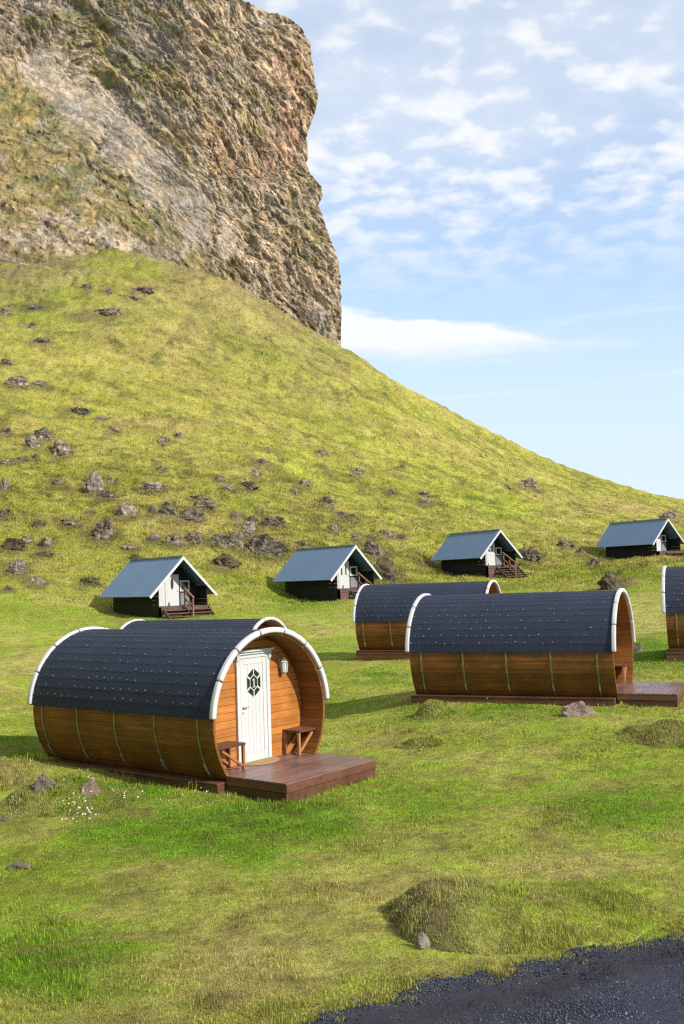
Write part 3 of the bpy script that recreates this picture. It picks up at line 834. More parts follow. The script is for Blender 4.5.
def scatter_grass(total):
    # spread over the sheet in proportion to how large each patch of it shows
    X, Y, Z = GX[:, :GNR], GY[:, :GNR], GZ[:, :GNR]
    px, py = project(np.stack([X, Y, Z], -1))
    ar = np.abs((px[1:, :-1] - px[:-1, :-1]) * (py[:-1, 1:] - py[:-1, :-1]) - (px[:-1, 1:] - px[:-1, :-1]) * (py[1:, :-1] - py[:-1, :-1]))
    ym = Y[:-1, :-1]
    vis = (px[:-1, :-1] > -90) & (px[:-1, :-1] < 774) & (py[:-1, :-1] < 1110) & (ym < 168)
    w = ar * vis * np.clip(ym / 16, .55, 1.25) * (1 - .68 * sstep(60, 110, ym))
    w = w.ravel(); cdf = np.cumsum(w); cdf /= cdf[-1]
    id_ = np.searchsorted(cdf, rng.random(total))
    i, j = np.unravel_index(id_, ar.shape); a, b = rng.random(total), rng.random(total)
    def bl(G): return G[i, j] * (1 - a) * (1 - b) + G[i + 1, j] * a * (1 - b) + G[i, j + 1] * (1 - a) * b + G[i + 1, j + 1] * a * b
    x, y, z = bl(X), bl(Y), bl(Z)
    ne = 26000; xe = rng.uniform(-2.5, 4.5, ne); ye = np.interp(xe, RE_X, RE_Y) + rng.normal(.10, .22, ne); ok = ye > 3.5; xe, ye = xe[ok], ye[ok]
    x, y, z = np.concatenate([x, xe]), np.concatenate([y, ye]), np.concatenate([z, height(xe, ye)]); total = len(x)
    k = road_in(x, y) < -.03 + .60 * (rng.random(total) ** 4.5) + .30 * sstep(.25, .7, vnoise(x / .14, y / .11, seed=138))
    for q in BARRELS.values(): k &= ~inside_rect(x, y, q, -4.42, .02, -1.22, 1.22) & ~inside_rect(x, y, q, -.2, 1.16, -1.05, 1.09)
    for q in CABINS.values(): k &= ~inside_rect(x, y, q, -5.6, .2, -1.55, 1.55)
    x, y, z = x[k], y[k], z[k]; n = len(x)
    c, lush, dry = gcol(x, y, z)
    # long grass where the mower does not reach
    tall = np.zeros(n)
    for q in BARRELS.values(): tall = np.maximum(tall, np.exp(-rect_dist(x, y, q, -4.5, 1.2, -1.2, 1.2) / .28))
    for q in CABINS.values(): tall = np.maximum(tall, .8 * np.exp(-rect_dist(x, y, q, -5.6, .5, -1.6, 1.6) / .5))
    patch = sstep(.1, .55, fbm(x / .9, y / .9, seed=120, octv=3))
    clump = sstep(.25, .7, fbm(x / .28, y / .28, seed=130, octv=2))
    tuft = sstep(.45, .8, vnoise(x / .13, y / .13, seed=133)) * sstep(.0, .6, fbm(x / 1.4, y / 1.4, seed=134, octv=3) + .2)
    Hn = (.014 + .014 * patch + .035 * clump * patch + .012 * lush + .045 * tuft) * (1 + 2.0 * tall) * rng.uniform(.6, 1.4, n)
    tall = np.maximum(tall, .9 * np.exp(-np.abs(road_in(x, y)) / .14) * (y < 12))
    hill = sstep(45, 75, y)
    H = Hn * (1 - hill) + hill * (.10 + .12 * patch + .12 * clump) * rng.uniform(.6, 1.4, n)
    re2 = road_in(x, y); H = H + (y < 12) * .055 * np.exp(-np.abs(re2 + .03) / .2) * sstep(-.2, .5, vnoise(x / .16, y / .16, seed=137)) * rng.random(n)
    W = np.maximum(.0045, y * .00055) * rng.uniform(.7, 1.4, n) * (1 + .5 * hill)
    ho = np.zeros(n)
    for spec, Xm, Ym, Zm, o, kk in MOUNDS:
        near = (np.abs(x - spec[0]) < 3) & (np.abs(y - spec[1]) < 3)
        p, r, aa = mound_profile(spec, x, y); ho = np.where((r < 1.05) & near, np.nan, ho)
    ok = ~np.isnan(ho)
    far = hill[ok][:, None]; c0 = c[ok]
    c = blade_colors(c0, ok.sum()); c = c * (1 - .7 * far) + c0 * 1.18 * .7 * far
    g = blades(x[ok], y[ok], z[ok], H[ok], W[ok], c, 'grass', M['blade'])
    tag(g, 'short green and straw coloured grass covering lawn and hillside', 'grass', kind='stuff')


scatter_grass(640000)


def a_mask(spec, x, y):
    return sstep(-.6, .5, mound_profile(spec, x, y)[2]) * (1.1 if len(spec) > 6 else .6)


def mound_grass():
    for spec, Xm, Ym, Zm, o, kk in MOUNDS:
        x0, y0, rx, ry, h, rot = spec[:6]
        area = rx * ry * 3.14; n = int(min(34000, 19000 * area * (10 / y0) ** 1.2 + 900))
        e = 1.3 * max(rx, ry)
        x = x0 + rng.uniform(-e, e, n * 3); y = y0 + rng.uniform(-e, e, n * 3)
        p, r, a = mound_profile(spec, x, y); k = (r < 1.06) & (road_in(x, y) < 0); x, y = x[k][:n], y[k][:n]; n = len(x)
        g = np.linspace(-1, 1, Xm.shape[0]); ee = 1.35 * max(rx, ry)
        fi = np.clip((x - x0) / ee * .5 + .5, 0, .9999) * (len(g) - 1); fj = np.clip((y - y0) / ee * .5 + .5, 0, .9999) * (len(g) - 1)
        i, j = fi.astype(int), fj.astype(int); a_, b_ = fi - i, fj - j
        z = Zm[i, j] * (1 - a_) * (1 - b_) + Zm[i + 1, j] * a_ * (1 - b_) + Zm[i, j + 1] * (1 - a_) * b_ + Zm[i + 1, j + 1] * a_ * b_
        dirt = kk[i, j, 0]
        q = rng.random(n) > dirt * .68
        x, y, z = x[q], y[q], z[q]; n = len(x)
        c, l, d = gcol(x, y, z); dry = (sstep(-.2, .4, fbm(x * 1.7, y * 1.7, seed=140, octv=3) + (.5 - a_mask(spec, x, y)))) [:, None]
        c = c * (1 - .6 * dry) + np.array([.34, .32, .11]) * .6 * dry
        if 'reddish' in o['label'] or 'heathery' in o['label']:
            red = (rng.random(n) < .22 * sstep(0, .4, fbm(x * 2, y * 2, seed=144)))[:, None]; c = np.where(red, np.array([.22, .085, .05]), c)
        cl = sstep(.1, .6, fbm(x * 4, y * 4, seed=150, octv=2))
        H = (.024 + .05 * cl) * rng.uniform(.5, 1.5, n); W = np.maximum(.005, y * .00055) * rng.uniform(.7, 1.3, n)
        b = blades(x - x0, y - y0, z - o.location.z, H, W, blade_colors(c, n, .28), 'grass_cover', M['blade'], .6)
        b.parent = o; b['kind'] = 'stuff'


mound_grass()


# ------------------------------------------------------------------ wild flowers
def flowers(name, pts, r, col, label, stem=.12):
    V, F, C = [], [], []
    for x, y, z in pts:
        h = stem * random.uniform(.6, 1.3); cx, cy = x + random.gauss(0, .02), y + random.gauss(0, .02); rr = r * random.uniform(.6, 1.3)
        n = len(V); tl = random.uniform(-.5, .5)
        V += [(x - .003, y, z), (x + .003, y, z), (cx, cy, z + h)]; C += [(.08, .15, .03)] * 3; F.append((n, n + 1, n + 2))
        n = len(V); V.append((cx, cy - rr * .3, z + h + rr * .35)); C.append(col)
        for i in range(6):
            t = i * math.pi / 3; V.append((cx + rr * math.cos(t), cy + rr * math.sin(t), z + h + rr * .5 * math.sin(t) * (1 + tl))); C.append(col)
        F += [(n, n + 1 + i, n + 1 + (i + 1) % 6) for i in range(6)]
    o = np_mesh(name, V, F, M['blade'], np.array(C)); tag(o, label, 'flowers', kind='stuff')


def fl_pts(spots):
    out = []
    for cx, cy, sx, sy, n in spots:
        for _ in range(n):
            p = hit(random.gauss(cx, sx), random.gauss(cy, sy)); zz = p.z
            if road_in(np.array([p.x]), np.array([p.y]))[0] > -.15: continue
            for spec, Xm, Ym, Zm, o, kk in MOUNDS:
                pr, r, a = mound_profile(spec, np.array([p.x]), np.array([p.y]))
                if r[0] < 1: zz += float(pr[0])
            out.append((p.x, p.y, zz))
    return out


flowers('white_wildflowers', fl_pts([(82, 822, 12, 8, 34), (108, 803, 10, 6, 12), (165, 806, 30, 5, 14), (70, 812, 8, 6, 8), (560, 700, 40, 3, 12), (490, 700, 40, 3, 8)]), .010, (.8, .8, .78), 'tiny white wildflowers in the lush grass beside the barrels', .16)
flowers('yellow_wildflowers', fl_pts([(560, 890, 60, 20, 12), (340, 880, 200, 50, 12), (560, 800, 80, 30, 16), (640, 612, 14, 6, 40)]), .008, (.55, .46, .04), 'tiny yellow wildflowers dotted over the lawn', .09)

# ------------------------------------------------------------------ barrel cabins
RB, HALF, LEN, WD, ZC = 1.27, 1.50, 4.37, -.744, 1.0      # ZC: the barrel's axis above the root


def make_barrel(q, short=False):
    root = empty('barrel_cabin', (q[0], q[1], q[2] + CZ - ZC), q[3])
    # stave body: one rounded slat per stave, from the cradle up and round
    b = MB(); n = 46; t_end = math.acos(-.90 / RB)
    for i in range(n):
        t0 = -t_end + 2 * t_end * i / n; t1 = -t_end + 2 * t_end * (i + 1) / n; g = .0005
        b.arcbox(-LEN + .02, -.005, RB - .045, RB + .004 * (i % 2), t0 + g, t1 - g, 1, 0, ZC)
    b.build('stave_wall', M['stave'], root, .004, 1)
    # steel straps below the eaves, with a tensioner near the lower end
    for k in range(5):
        u = -.33 - k * .94
        for s in (-1, 1):
            m = MB(); m.arcbox(u - .016, u + .016, RB + .006, RB + .012, s * 1.49, s * 2.27, 10, 0, ZC)
            o = m.build('strap', M['band'], root)
            m = MB(); t = s * 2.10; P = lambda r, tt: (u, r * math.sin(tt), ZC + r * math.cos(tt))
            m.bar(P(RB + .022, t - s * .045), P(RB + .022, t + s * .045), .035, .022); m.cyl(P(RB + .03, t - s * .075), P(RB + .03, t + s * .08), .009, 8)
            m.build('tensioner', M['steel'], o)
    # roof: a smooth felt shell and rows of overlapping clipped tabs
    r = MB(); ns = 36
    r.arcbox(-LEN - .05, .05, RB + .018, RB + .030, -HALF, HALF, ns, 0, ZC)
    tab, ex = .19, .155; rows = int(RB * HALF / ex); ncol = int(round((LEN + .08) / tab)); wd = (LEN + .08) / ncol
    for s in (-1, 1):
        for j in range(rows):
            tb = HALF - j * ex / RB; tt = tb - (ex + .03) / RB
            for i in range(-1, ncol + 1):
                u0 = -LEN - .04 + (i + .5 * (j % 2)) * wd; u1 = u0 + wd
                a0, a1 = max(u0, -LEN - .045), min(u1, .045)
                if a1 - a0 < .03: continue
                lift = RB + .0340 + random.uniform(0, .0015); low = RB + .0315
                def P(u, t, rr): return (u, s * rr * math.sin(t), ZC + rr * math.cos(t))
                cl = .045; tm = tb - .04 / RB
                outl = [(a0, tt, low), (a1, tt, low), (a1, tm, lift - .003), (max(a1 - cl, a0 + .01), tb, lift), (min(a0 + cl, a1 - .01), tb, lift), (a0, tm, lift - .003)]
                top = [P(*o) for o in outl]; bot = [P(u, t, rr - .010) for u, t, rr in outl]
                r.add(top + bot, [(0, 1, 2, 3, 4, 5)] + [(k, k + 6, (k + 1) % 6 + 6, (k + 1) % 6) for k in range(1, 5)])
                if random.random() < .75 and a0 == u0 and j > 0:      # pale quad painting the glint of a tab corner in the sun
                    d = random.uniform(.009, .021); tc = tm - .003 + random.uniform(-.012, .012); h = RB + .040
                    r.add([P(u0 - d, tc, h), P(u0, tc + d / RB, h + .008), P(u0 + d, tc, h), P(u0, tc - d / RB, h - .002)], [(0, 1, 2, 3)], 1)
    r.build('roof', [M['shingle'], M['glint']], root)
    # padded white arch boards at both ends: seven short pieces each
    for end, (u0, u1) in (('f', (-.030, .058)), ('b', (-LEN - .070, -LEN + .018))):
        for k in range(7):
            t0 = -HALF + k * 2 * HALF / 7 + .006; t1 = -HALF + (k + 1) * 2 * HALF / 7 - .006
            m = MB(); m.arcbox(u0, u1, RB - .010, RB + .074, t0, t1, 7, 0, ZC)
            m.build('arch_board', M['white'], root, .022, 3, True)
    # end walls
    def disc(u0, u1, name, mat):
        w = MB(); ri = RB - .048; zz = -.88
        while zz < ri - .02:
            z1 = min(zz + .118, ri); c = max(abs(zz), abs(z1)); 
            pts = []
            for z in (zz + .002, (zz + z1) / 2, z1 - .002): pts.append((math.sqrt(max(ri * ri - z * z, .0004)), z + ZC))
            w.prism([(-p[0], p[1]) for p in reversed(pts)][::-1][::-1] + pts, 'x', u0, u1)
            zz = z1
        return w.build(name, mat, root, .005, 1)
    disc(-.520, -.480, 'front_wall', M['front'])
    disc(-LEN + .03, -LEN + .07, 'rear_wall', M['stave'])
    # door
    dv, dw, z0, z1 = .055, .60, ZC + WD + .008, ZC + .86
    fx = -.479
    f = MB()
    f.box(fx, fx + .045, dv - dw / 2 - .075, dv - dw / 2 - .002, ZC + WD + .004, z1 + .06); f.box(fx, fx + .045, dv + dw / 2 + .002, dv + dw / 2 + .075, ZC + WD + .004, z1 + .06)
    f.box(fx, fx + .045, dv - dw / 2 - .002, dv + dw / 2 + .002, z1 + .004, z1 + .06)
    fr = f.build('door_frame', M['white'], root, .006, 2)
    c = MB(); c.box(fx, fx + .075, dv - dw / 2 - .10, dv + dw / 2 + .10, z1 + .062, z1 + .10); c.box(fx, fx + .11, dv - dw / 2 - .13, dv + dw / 2 + .13, z1 + .102, z1 + .135)
    for s in (-1, 1):
        y = dv + s * (dw / 2 + .065)
        c.prism([(fx, z1 + .06), (fx + .085, z1 + .06), (fx + .07, z1 - .02), (fx + .04, z1 - .06), (fx, z1 - .10)], 'y', y - .028, y + .028)
    c.v = [tuple(p) for p in c.v]
    c.build('cornice', M['white'], fr, .007, 2)
    d = MB(); dx = fx + .03
    d.box(fx + .002, dx, dv - dw / 2 + .002, dv + dw / 2 - .002, z0, z1)
    for (a, b_) in ((-dw / 2 + .004, -dw / 2 + .085), (dw / 2 - .085, dw / 2 - .004)): d.box(dx, dx + .010, dv + a, dv + b_, z0 + .002, z1 - .002)
    for (a, b_) in ((z0 + .002, z0 + .13), (z1 - .09, z1 - .002)): d.box(dx, dx + .010, dv - dw / 2 + .087, dv + dw / 2 - .087, a, b_)
    nb = 5; bw = (dw - .174) / nb
    for i in range(nb): d.box(dx, dx + .005, dv - dw / 2 + .088 + i * bw, dv - dw / 2 + .086 + (i + 1) * bw, z0 + .132, z1 - .092)
    door = d.build('door', M['white'], root, .003, 1)
    # hexagonal light in the door: six dark panes round a dark centre with a white 1
    cz = ZC + .475; rw, rh = .155, .225; e = dx + .0105
    def hexp(k, s): t = math.pi / 3 * k + math.pi / 6 * 3; return (dv + math.cos(t) * rw * 1.12 * s, cz + math.sin(t) * rh * s)
    fm = MB(); fm.prism([hexp(k, 1.02) for k in range(6)], 'x', dx + .0005, e); win = fm.build('window', M['white'], door)
    for k in range(6):
        a0, a1 = hexp(k, 1.0), hexp(k + 1, 1.0); b0, b1 = hexp(k, .60), hexp(k + 1, .60)
        def sh(p, q, w): return (p[0] + (q[0] - p[0]) * w, p[1] + (q[1] - p[1]) * w)
        g = MB(); g.prism([sh(a0, a1, .09), sh(a1, a0, .09), sh(b1, b0, .13), sh(b0, b1, .13)], 'x', e + .0005, e + .004); g.build('pane', M['glass_dark'], win)
    g = MB(); g.prism([hexp(k, .50) for k in range(6)], 'x', e + .0005, e + .004); g.build('pane', M['glass_dark'], win)
    g = MB(); y0 = e + .0045
    g.box(y0, y0 + .003, dv - .011, dv + .011, cz - .062, cz + .062); g.box(y0, y0 + .003, dv - .032, dv + .032, cz - .074, cz - .0625)
    g.prism([(dv - .0115, cz + .062), (dv - .0115, cz + .040), (dv - .034, cz + .030), (dv - .034, cz + .042)], 'x', y0, y0 + .003)
    g.build('number', M['white'], win)
    h = MB(); hy = dv - dw / 2 + .042
    h.cyl((dx + .0105, hy, ZC + .115), (dx + .018, hy, ZC + .115), .02, 12); h.cyl((dx + .018, hy, ZC + .115), (dx + .05, hy, ZC + .115), .007, 8)
    h.bar((dx + .05, hy - .008, ZC + .115), (dx + .05, hy + .10, ZC + .115), .012, .014)
    h.build('handle', M['steel'], door)
    h = MB(); h.cyl((dx + .0105, hy, ZC + .03), (dx + .020, hy, ZC + .03), .017, 12); h.build('keyhole', M['steel'], door)
    # lantern right of the door
    l = MB(); ly, lz = .735, ZC + .66
    l.box(-.479, -.465, ly - .035, ly + .035, lz - .02, lz + .13); l.bar((-.465, ly, lz + .10), (-.395, ly, lz + .155), .014, .014)
    l.cyl((-.395, ly, lz + .085), (-.395, ly, lz + .15), .075, 6, .02); l.cyl((-.395, ly, lz - .105), (-.395, ly, lz - .08), .03, 6, .052)
    for k in range(6):
        t = k * math.pi / 3; l.bar((-.395 + .066 * math.cos(t), ly + .066 * math.sin(t), lz + .085), (-.395 + .048 * math.cos(t), ly + .048 * math.sin(t), lz - .08), .01, .01)
    lamp = l.build('wall_lamp', M['white'], root)
    l = MB(); l.cyl((-.395, ly, lz - .078), (-.395, ly, lz + .083), .040, 6, .058); l.build('lamp_glass', M['lampglass'], lamp)
    # two corner benches on slanted brackets
    for (va, vb, leg) in ((-1.06, -.50, -.50), (.74, 1.15, .74)):
        s = MB(); zb = ZC + WD + .36
        for i in range(4): s.box(-.475 + i * .092, -.475 + i * .092 + .086, va + .03 * 0, vb, zb, zb + .035)
        be = s.build('bench', M['fascia'], root, .004, 1)
        for u in (-.45, -.15):
            k = MB(); y = leg + (.02 if leg > 0 else -.02); far = (va + .09) if leg < 0 else (vb - .06)
            k.box(u - .022, u + .022, y - .022, y + .022, ZC + WD + .003, zb - .002)
            k.bar((u, y + (-.03 if leg < 0 else .03), ZC + WD + .06), (u, far, zb - .03), .036, .036, (1, 0, 0))
            k.build('bracket', M['bench'], be, .003, 1)
    # deck: boards running across, fascia boards below, cradle skirts along the sides
    dk = MB(); n = 17; u0, u1 = -.475, (.20 if short else 1.15)
    for i in range(n):
        a = u0 + (u1 - u0) * i / n; b_ = u0 + (u1 - u0) * (i + 1) / n - .005
        hv = (-1.03, 1.07) if a > -.01 else (-.985, .985)
        dk.box(a, b_, hv[0], hv[1], ZC + WD - .03, ZC + WD)
    deck = dk.build('porch_deck', M['deck'], root, .004, 1)
    fa = MB()
    for (za, zb) in ((-.135, -.033), (-.30, -.139)):
        off = 0.0 if za > -.2 else .012
        fa.box(u1 - .032, u1 - .004 - off, -1.02, 1.06, ZC + WD + za, ZC + WD + zb)
        for sgn in (-1, 1):
            y = -1.026 + off if sgn < 0 else 1.066 - off
            fa.box(-.02, u1 - .034, min(y, y - sgn * .028), max(y, y - sgn * .028), ZC + WD + za, ZC + WD + zb)
    fa.build('fascia', M['fascia'], deck, .004, 1)
    sk = MB()
    for sgn in (-1, 1):
        for (ya, yb, za, zb) in ((.90, 1.19, -.865, -.835), (1.15, 1.178, -.98, -.867), (1.15, 1.170, -1.25, -.984)):
            sk.box(-LEN - .02, -.04, min(sgn * ya, sgn * yb), max(sgn * ya, sgn * yb), ZC + za, ZC + zb)
    for u in (-LEN - .02, -.07):
        sk.box(u, u + .028, -1.149, 1.149, ZC - 1.25, ZC - .868)
    sk.build('cradle_skirt', M['fascia'], root, .004, 1)
    return root


def door_mat(q, label):
    m = MB(); n = 20; cy = .05; pts = [(-.565, cy - .40), (-.565, cy + .42)]
    pts = [(-.425, cy + .40)] + [(-.425 + .33 * math.sin(math.pi * i / n), cy + .40 * math.cos(math.pi * i / n)) for i in range(1, n)] + [(-.425, cy - .40)]
    m.prism(pts[::-1], 'z', 0, .014)
    o = m.build('doormat', M['mat'], None, .004, 1); o.location = (q[0], q[1], q[2] + CZ + WD + .001); o.rotation_euler = (0, 0, q[3])
    return tag(o, label, 'doormat')


G = 'barrel shaped cabins on the lawn'
proto = make_barrel(BARRELS['a'])
tag(proto, 'nearest barrel cabin with white door, lantern and open porch deck', 'barrel cabin', G)
for k, lab in (('b', 'barrel cabin mostly hidden behind the nearest one, only roof and arch showing'), ('c', 'partly hidden barrel cabin behind the large right one, nearer the hill'),
               ('d', 'large side-on barrel cabin on the right with its deck running out of frame'), ('e', 'barrel cabin cut off by the right edge of the photo')):
    o = copy_tree(proto); q = BARRELS[k]
    tag(o, lab, 'barrel cabin', G); o.location = (q[0], q[1], q[2] + CZ - ZC); o.rotation_euler = (0, 0, q[3]); o['label'] = lab
for o in [x for x in bpy.data.objects if x.name.startswith('number')]:      # only the nearest door shows its number
    r = o
    while r.parent: r = r.parent
    if r != proto: bpy.data.objects.remove(o)
door_mat(BARRELS['a'], 'half round tan doormat at the white door of the nearest barrel')


# ------------------------------------------------------------------ gabled cabins
def make_cabin(q, label, steps, glass, rail):
    HS, RISE, RL = 2.05, 2.10, 6.25
    EZ = 1.25                                   # eaves above the root
    root = empty('gabled_cabin', (q[0], q[1], q[2] + CZ - EZ), q[3])
    tag(root, label, 'cabin', 'black gabled cabins below the hill')
    FL = EZ - .55
    w = MB(); hw = 1.5; wt = EZ + (HS - hw) * RISE / HS - .06
    nb = 10; zlo = -.6
    for i in range(nb):
        za = zlo + (wt - zlo) * i / nb; zb = zlo + (wt - zlo) * (i + 1) / nb - .006
        for s in (-1, 1): w.box(-5.5, -.10, min(s * hw, s * (hw - .05)), max(s * hw, s * (hw - .05)), za, zb)
        w.box(-5.55, -5.5, -hw, hw, za, zb)
    w.prism([(-hw, wt), (hw, wt), (0, EZ + RISE - .12)], 'x', -5.55, -5.5)
    # recessed front wall
    w.prism([(-hw + .055, FL - .3), (hw - .055, FL - .3), (hw - .055, wt - .03), (0, EZ + RISE - .14), (-hw + .055, wt - .03)], 'x', -1.20, -1.14)
    wall = w.build('wall', M['black'], root)
    r = MB(); sl = math.hypot(HS, RISE)
    for s in (-1, 1):
        nr = (0, s * RISE / sl, HS / sl); dn = (0, s * HS / sl, -RISE / sl)
        def P(u, d, h): return (u, dn[1] * d + nr[1] * h, EZ + RISE + dn[2] * d + nr[2] * h)
        r.add([P(-RL, 0, 0), P(0, 0, 0), P(0, sl, 0), P(-RL, sl, 0), P(-RL, 0, .04), P(0, 0, .04), P(0, sl, .04), P(-RL, sl, .04)],
              [(0, 1, 2, 3), (7, 6, 5, 4), (0, 4, 5, 1), (1, 5, 6, 2), (2, 6, 7, 3), (3, 7, 4, 0)])
        for i in range(32):
            u = -RL + .06 + i * (RL - .1) / 31.5
            r.add([P(u - .03, .02, .041), P(u + .03, .02, .041), P(u + .03, sl - .003, .041), P(u - .03, sl - .003, .041), P(u, .02, .062), P(u, sl - .003, .062)],
                  [(0, 4, 5, 3), (1, 2, 5, 4), (0, 1, 4), (3, 5, 2)])
    r.bar((-RL, 0, EZ + RISE + .062), (0, 0, EZ + RISE + .062), .2, .03)
    r.build('roof', M['steelroof'], root)
    for s in (-1, 1):
        b = MB(); d0 = Vector((0, 0, EZ + RISE - .03)); d1 = Vector((0, s * (HS + .03), EZ - .06))
        b.add([], [])
        for (u0, u1, wd) in ((.003, .035, .13),):
            n = Vector((0, -s * RISE / sl, -HS / sl)) * wd
            up = Vector((0, 0, .065))
            pts = [d0 + up, d1 + up, d1 + up + n * 1.0, Vector((0, 0, d0.z + up.z - wd * sl / HS))]
            b.add([(u0, p.y, p.z) for p in pts] + [(u1, p.y, p.z) for p in pts], [(0, 1, 2, 3), (7, 6, 5, 4), (0, 4, 5, 1), (1, 5, 6, 2), (2, 6, 7, 3), (3, 7, 4, 0)])
        b.build('barge_board', M['white'], root)
    # door and the white boards round it
    fx = -1.138
    f = MB()
    for i in range(3):
        y = -1.12 + i * .19; top = EZ + RISE - .2 - abs(y) * RISE / HS - .02
        f.box(fx, fx + .03, y, y + .185, FL + (.45 if i < 1 else .02), min(top, EZ + 1.0))
    f.build('white_boards', M['white'], wall)
    d = MB(); d.box(fx, fx + .05, -.54, .30, FL + .01, FL + 1.72); door = d.build('door', M['white'], root, .008, 2)
    g = MB(); ex = fx + .051
    if glass == 'oval':
        n = 16; g.prism([(-.12 + .09 * math.sin(2 * math.pi * i / n), FL + 1.22 + .33 * math.cos(2 * math.pi * i / n)) for i in range(n)], 'x', ex, ex + .006)
    elif glass == 'slits':
        g.box(ex, ex + .006, -.36, -.26, FL + .85, FL + 1.5); g.box(ex, ex + .006, -.02, .08, FL + .85, FL + 1.5)
    else:
        for a in (-.34, -.09):
            for z in (1.05, 1.3): g.box(ex, ex + .006, a, a + .2, FL + z, FL + z + .2)
    g.build('door_window', M['glass_dark'], door)
    h = MB(); h.bar((fx + .051, .22, FL + .82), (fx + .075, .22, FL + .82), .05, .12); h.bar((fx + .07, .17, FL + .84), (fx + .09, .24, FL + .84), .02, .02); h.build('handle', M['steel'], door)
    wn = MB(); y0, y1, za, zb = .36, .96, FL + .78, FL + 1.38
    for bx in ((y0, y1, za, za + .09), (y0, y1, zb - .09, zb), (y0, y0 + .09, za + .09, zb - .09), (y1 - .09, y1, za + .09, zb - .09)): wn.box(fx, fx + .06, *bx)
    wf = wn.build('window', M['white'], root); p = MB(); p.box(fx + .002, fx + .02, y0 + .085, y1 - .085, za + .085, zb - .085); p.build('pane', M['glass_dark'], wf)
    gp = MB(); gp.box(fx + .002, fx + .024, -1.35, -1.125, FL + .02, FL + .95); gp.build('grey_shade_panel', M['grey'], wall); gp = MB(); gp.box(fx + .002, fx + .024, .40, .95, FL + .05, FL + .70); gp.build('grey_shade_panel', M['grey'], wall)  # left slab paints a grey shadow on the wall
    # porch floor, steps and hand rail
    dk = MB()
    for i in range(8): dk.box(-1.13 + i * .168, -1.13 + i * .168 + .16, -1.48, 1.48, FL - .05, FL)
    dk.box(.17, .20, -1.48, 1.48, FL - .22, FL - .055); dk.box(.16, .19, -1.46, 1.46, -.5, FL - .23)
    dk.build('porch_floor', M['greywood'], root)
    st = MB(); va, vb = (-1.42, 1.42) if steps == 3 else (-.75, 1.35)
    for i in range(steps):
        z = FL - .17 * (i + 1); u = .21 + .24 * i
        st.box(u, u + .25, va, vb, z - .045, z); st.box(u + .01, u + .03, va + .02, vb - .02, z - .13, z - .05)
    for v in (va + .04, vb - .04, (va + vb) / 2):
        st.bar((.18, v, FL - .14), (.22 + .24 * steps, v, FL - .17 * steps - .16), .05, .16)
    if steps: st.build('steps', M['greywood'], root)
    if rail:
        v = .12 if steps != 3 else .02; ue = .22 + .24 * steps
        rl = MB(); rl.box(.03, .12, v - .045, v + .045, FL - .15, FL + .92); rl.box(ue - .08, ue, v - .04, v + .04, FL - .17 * steps - .35, FL + .92 - .17 * steps)
        if steps > 3: rl.box(ue / 2, ue / 2 + .08, v - .04, v + .04, FL - .4, FL + .45)
        rl.bar((.02, v, FL + .95), (ue + .05, v, FL + .95 - .17 * steps), .09, .06); rl.bar((.06, v, FL + .42), (ue, v, FL + .42 - .17 * steps), .06, .08)
        rl.build('handrail', M['rail'], root)
    return root


make_cabin(CABINS['a'], 'black gabled cabin with an oval glazed white door, behind the nearest barrel', 3, 'oval', True)
make_cabin(CABINS['b'], 'black gabled cabin right of the big dark boulder, white door with narrow panes', 5, 'slits', True)
make_cabin(CABINS['c'], 'black gabled cabin with wide brown stairs and handrail above the barrels', 5, 'panes', True)
make_cabin(CABINS['d'], 'farthest black gabled cabin at the right edge below the ridge', 1, 'panes', False)


# ------------------------------------------------------------------ boulders on the slope
def boulder_mesh(seed, w, d, h, sub, rough=1.0):
    bm = bmesh.new(); bmesh.ops.create_icosphere(bm, subdivisions=sub, radius=1.0)
    V = np.array([v.co for v in bm.verts]); rs = np.random.default_rng(seed)
    # slice by random planes so that it gets faces and edges, then roughen
    for _ in range(15):
        n = rs.normal(size=3); n[2] = abs(n[2]) * .8; n /= np.linalg.norm(n); k = rs.uniform(.50, .86)
        s = V @ n; V = V - np.maximum(s - k, 0)[:, None] * n * .92
    o = seed * 3.7
    nn = V / np.linalg.norm(V, axis=1, keepdims=True)
    V = V + rough * nn * (.17 * fbm(V[:, 0] * 1.6 + o, V[:, 1] * 1.6, V[:, 2] * 1.6, seed=seed, octv=2) + +.15 * fbm(V[:, 0] * 6 + o, V[:, 1] * 6, V[:, 2] * 6, seed=seed + 9, octv=3) + .24 * ridged(V[:, 0] * 2.6 + o, V[:, 1] * 2.6, V[:, 2] * 4.5, seed=seed + 5, octv=4))[:, None]
    V[:, :2] *= (1 + .25 * vnoise(V[:, 2] * 2 + o, V[:, 0], seed=seed))[:, None]
    mn, mx = V.min(0), V.max(0); V = (V - (mn + mx) / 2) / (mx - mn) * 2
    V *= np.array([w / 2, d / 2, h * 1.0]); V[:, 2] += h * -.02
    for v, c in zip(bm.verts, V): v.co = c
    me = bpy.data.meshes.new('boulder'); bm.to_mesh(me); bm.free()
    me.polygons.foreach_set('use_smooth', [False] * len(me.polygons))
    return me


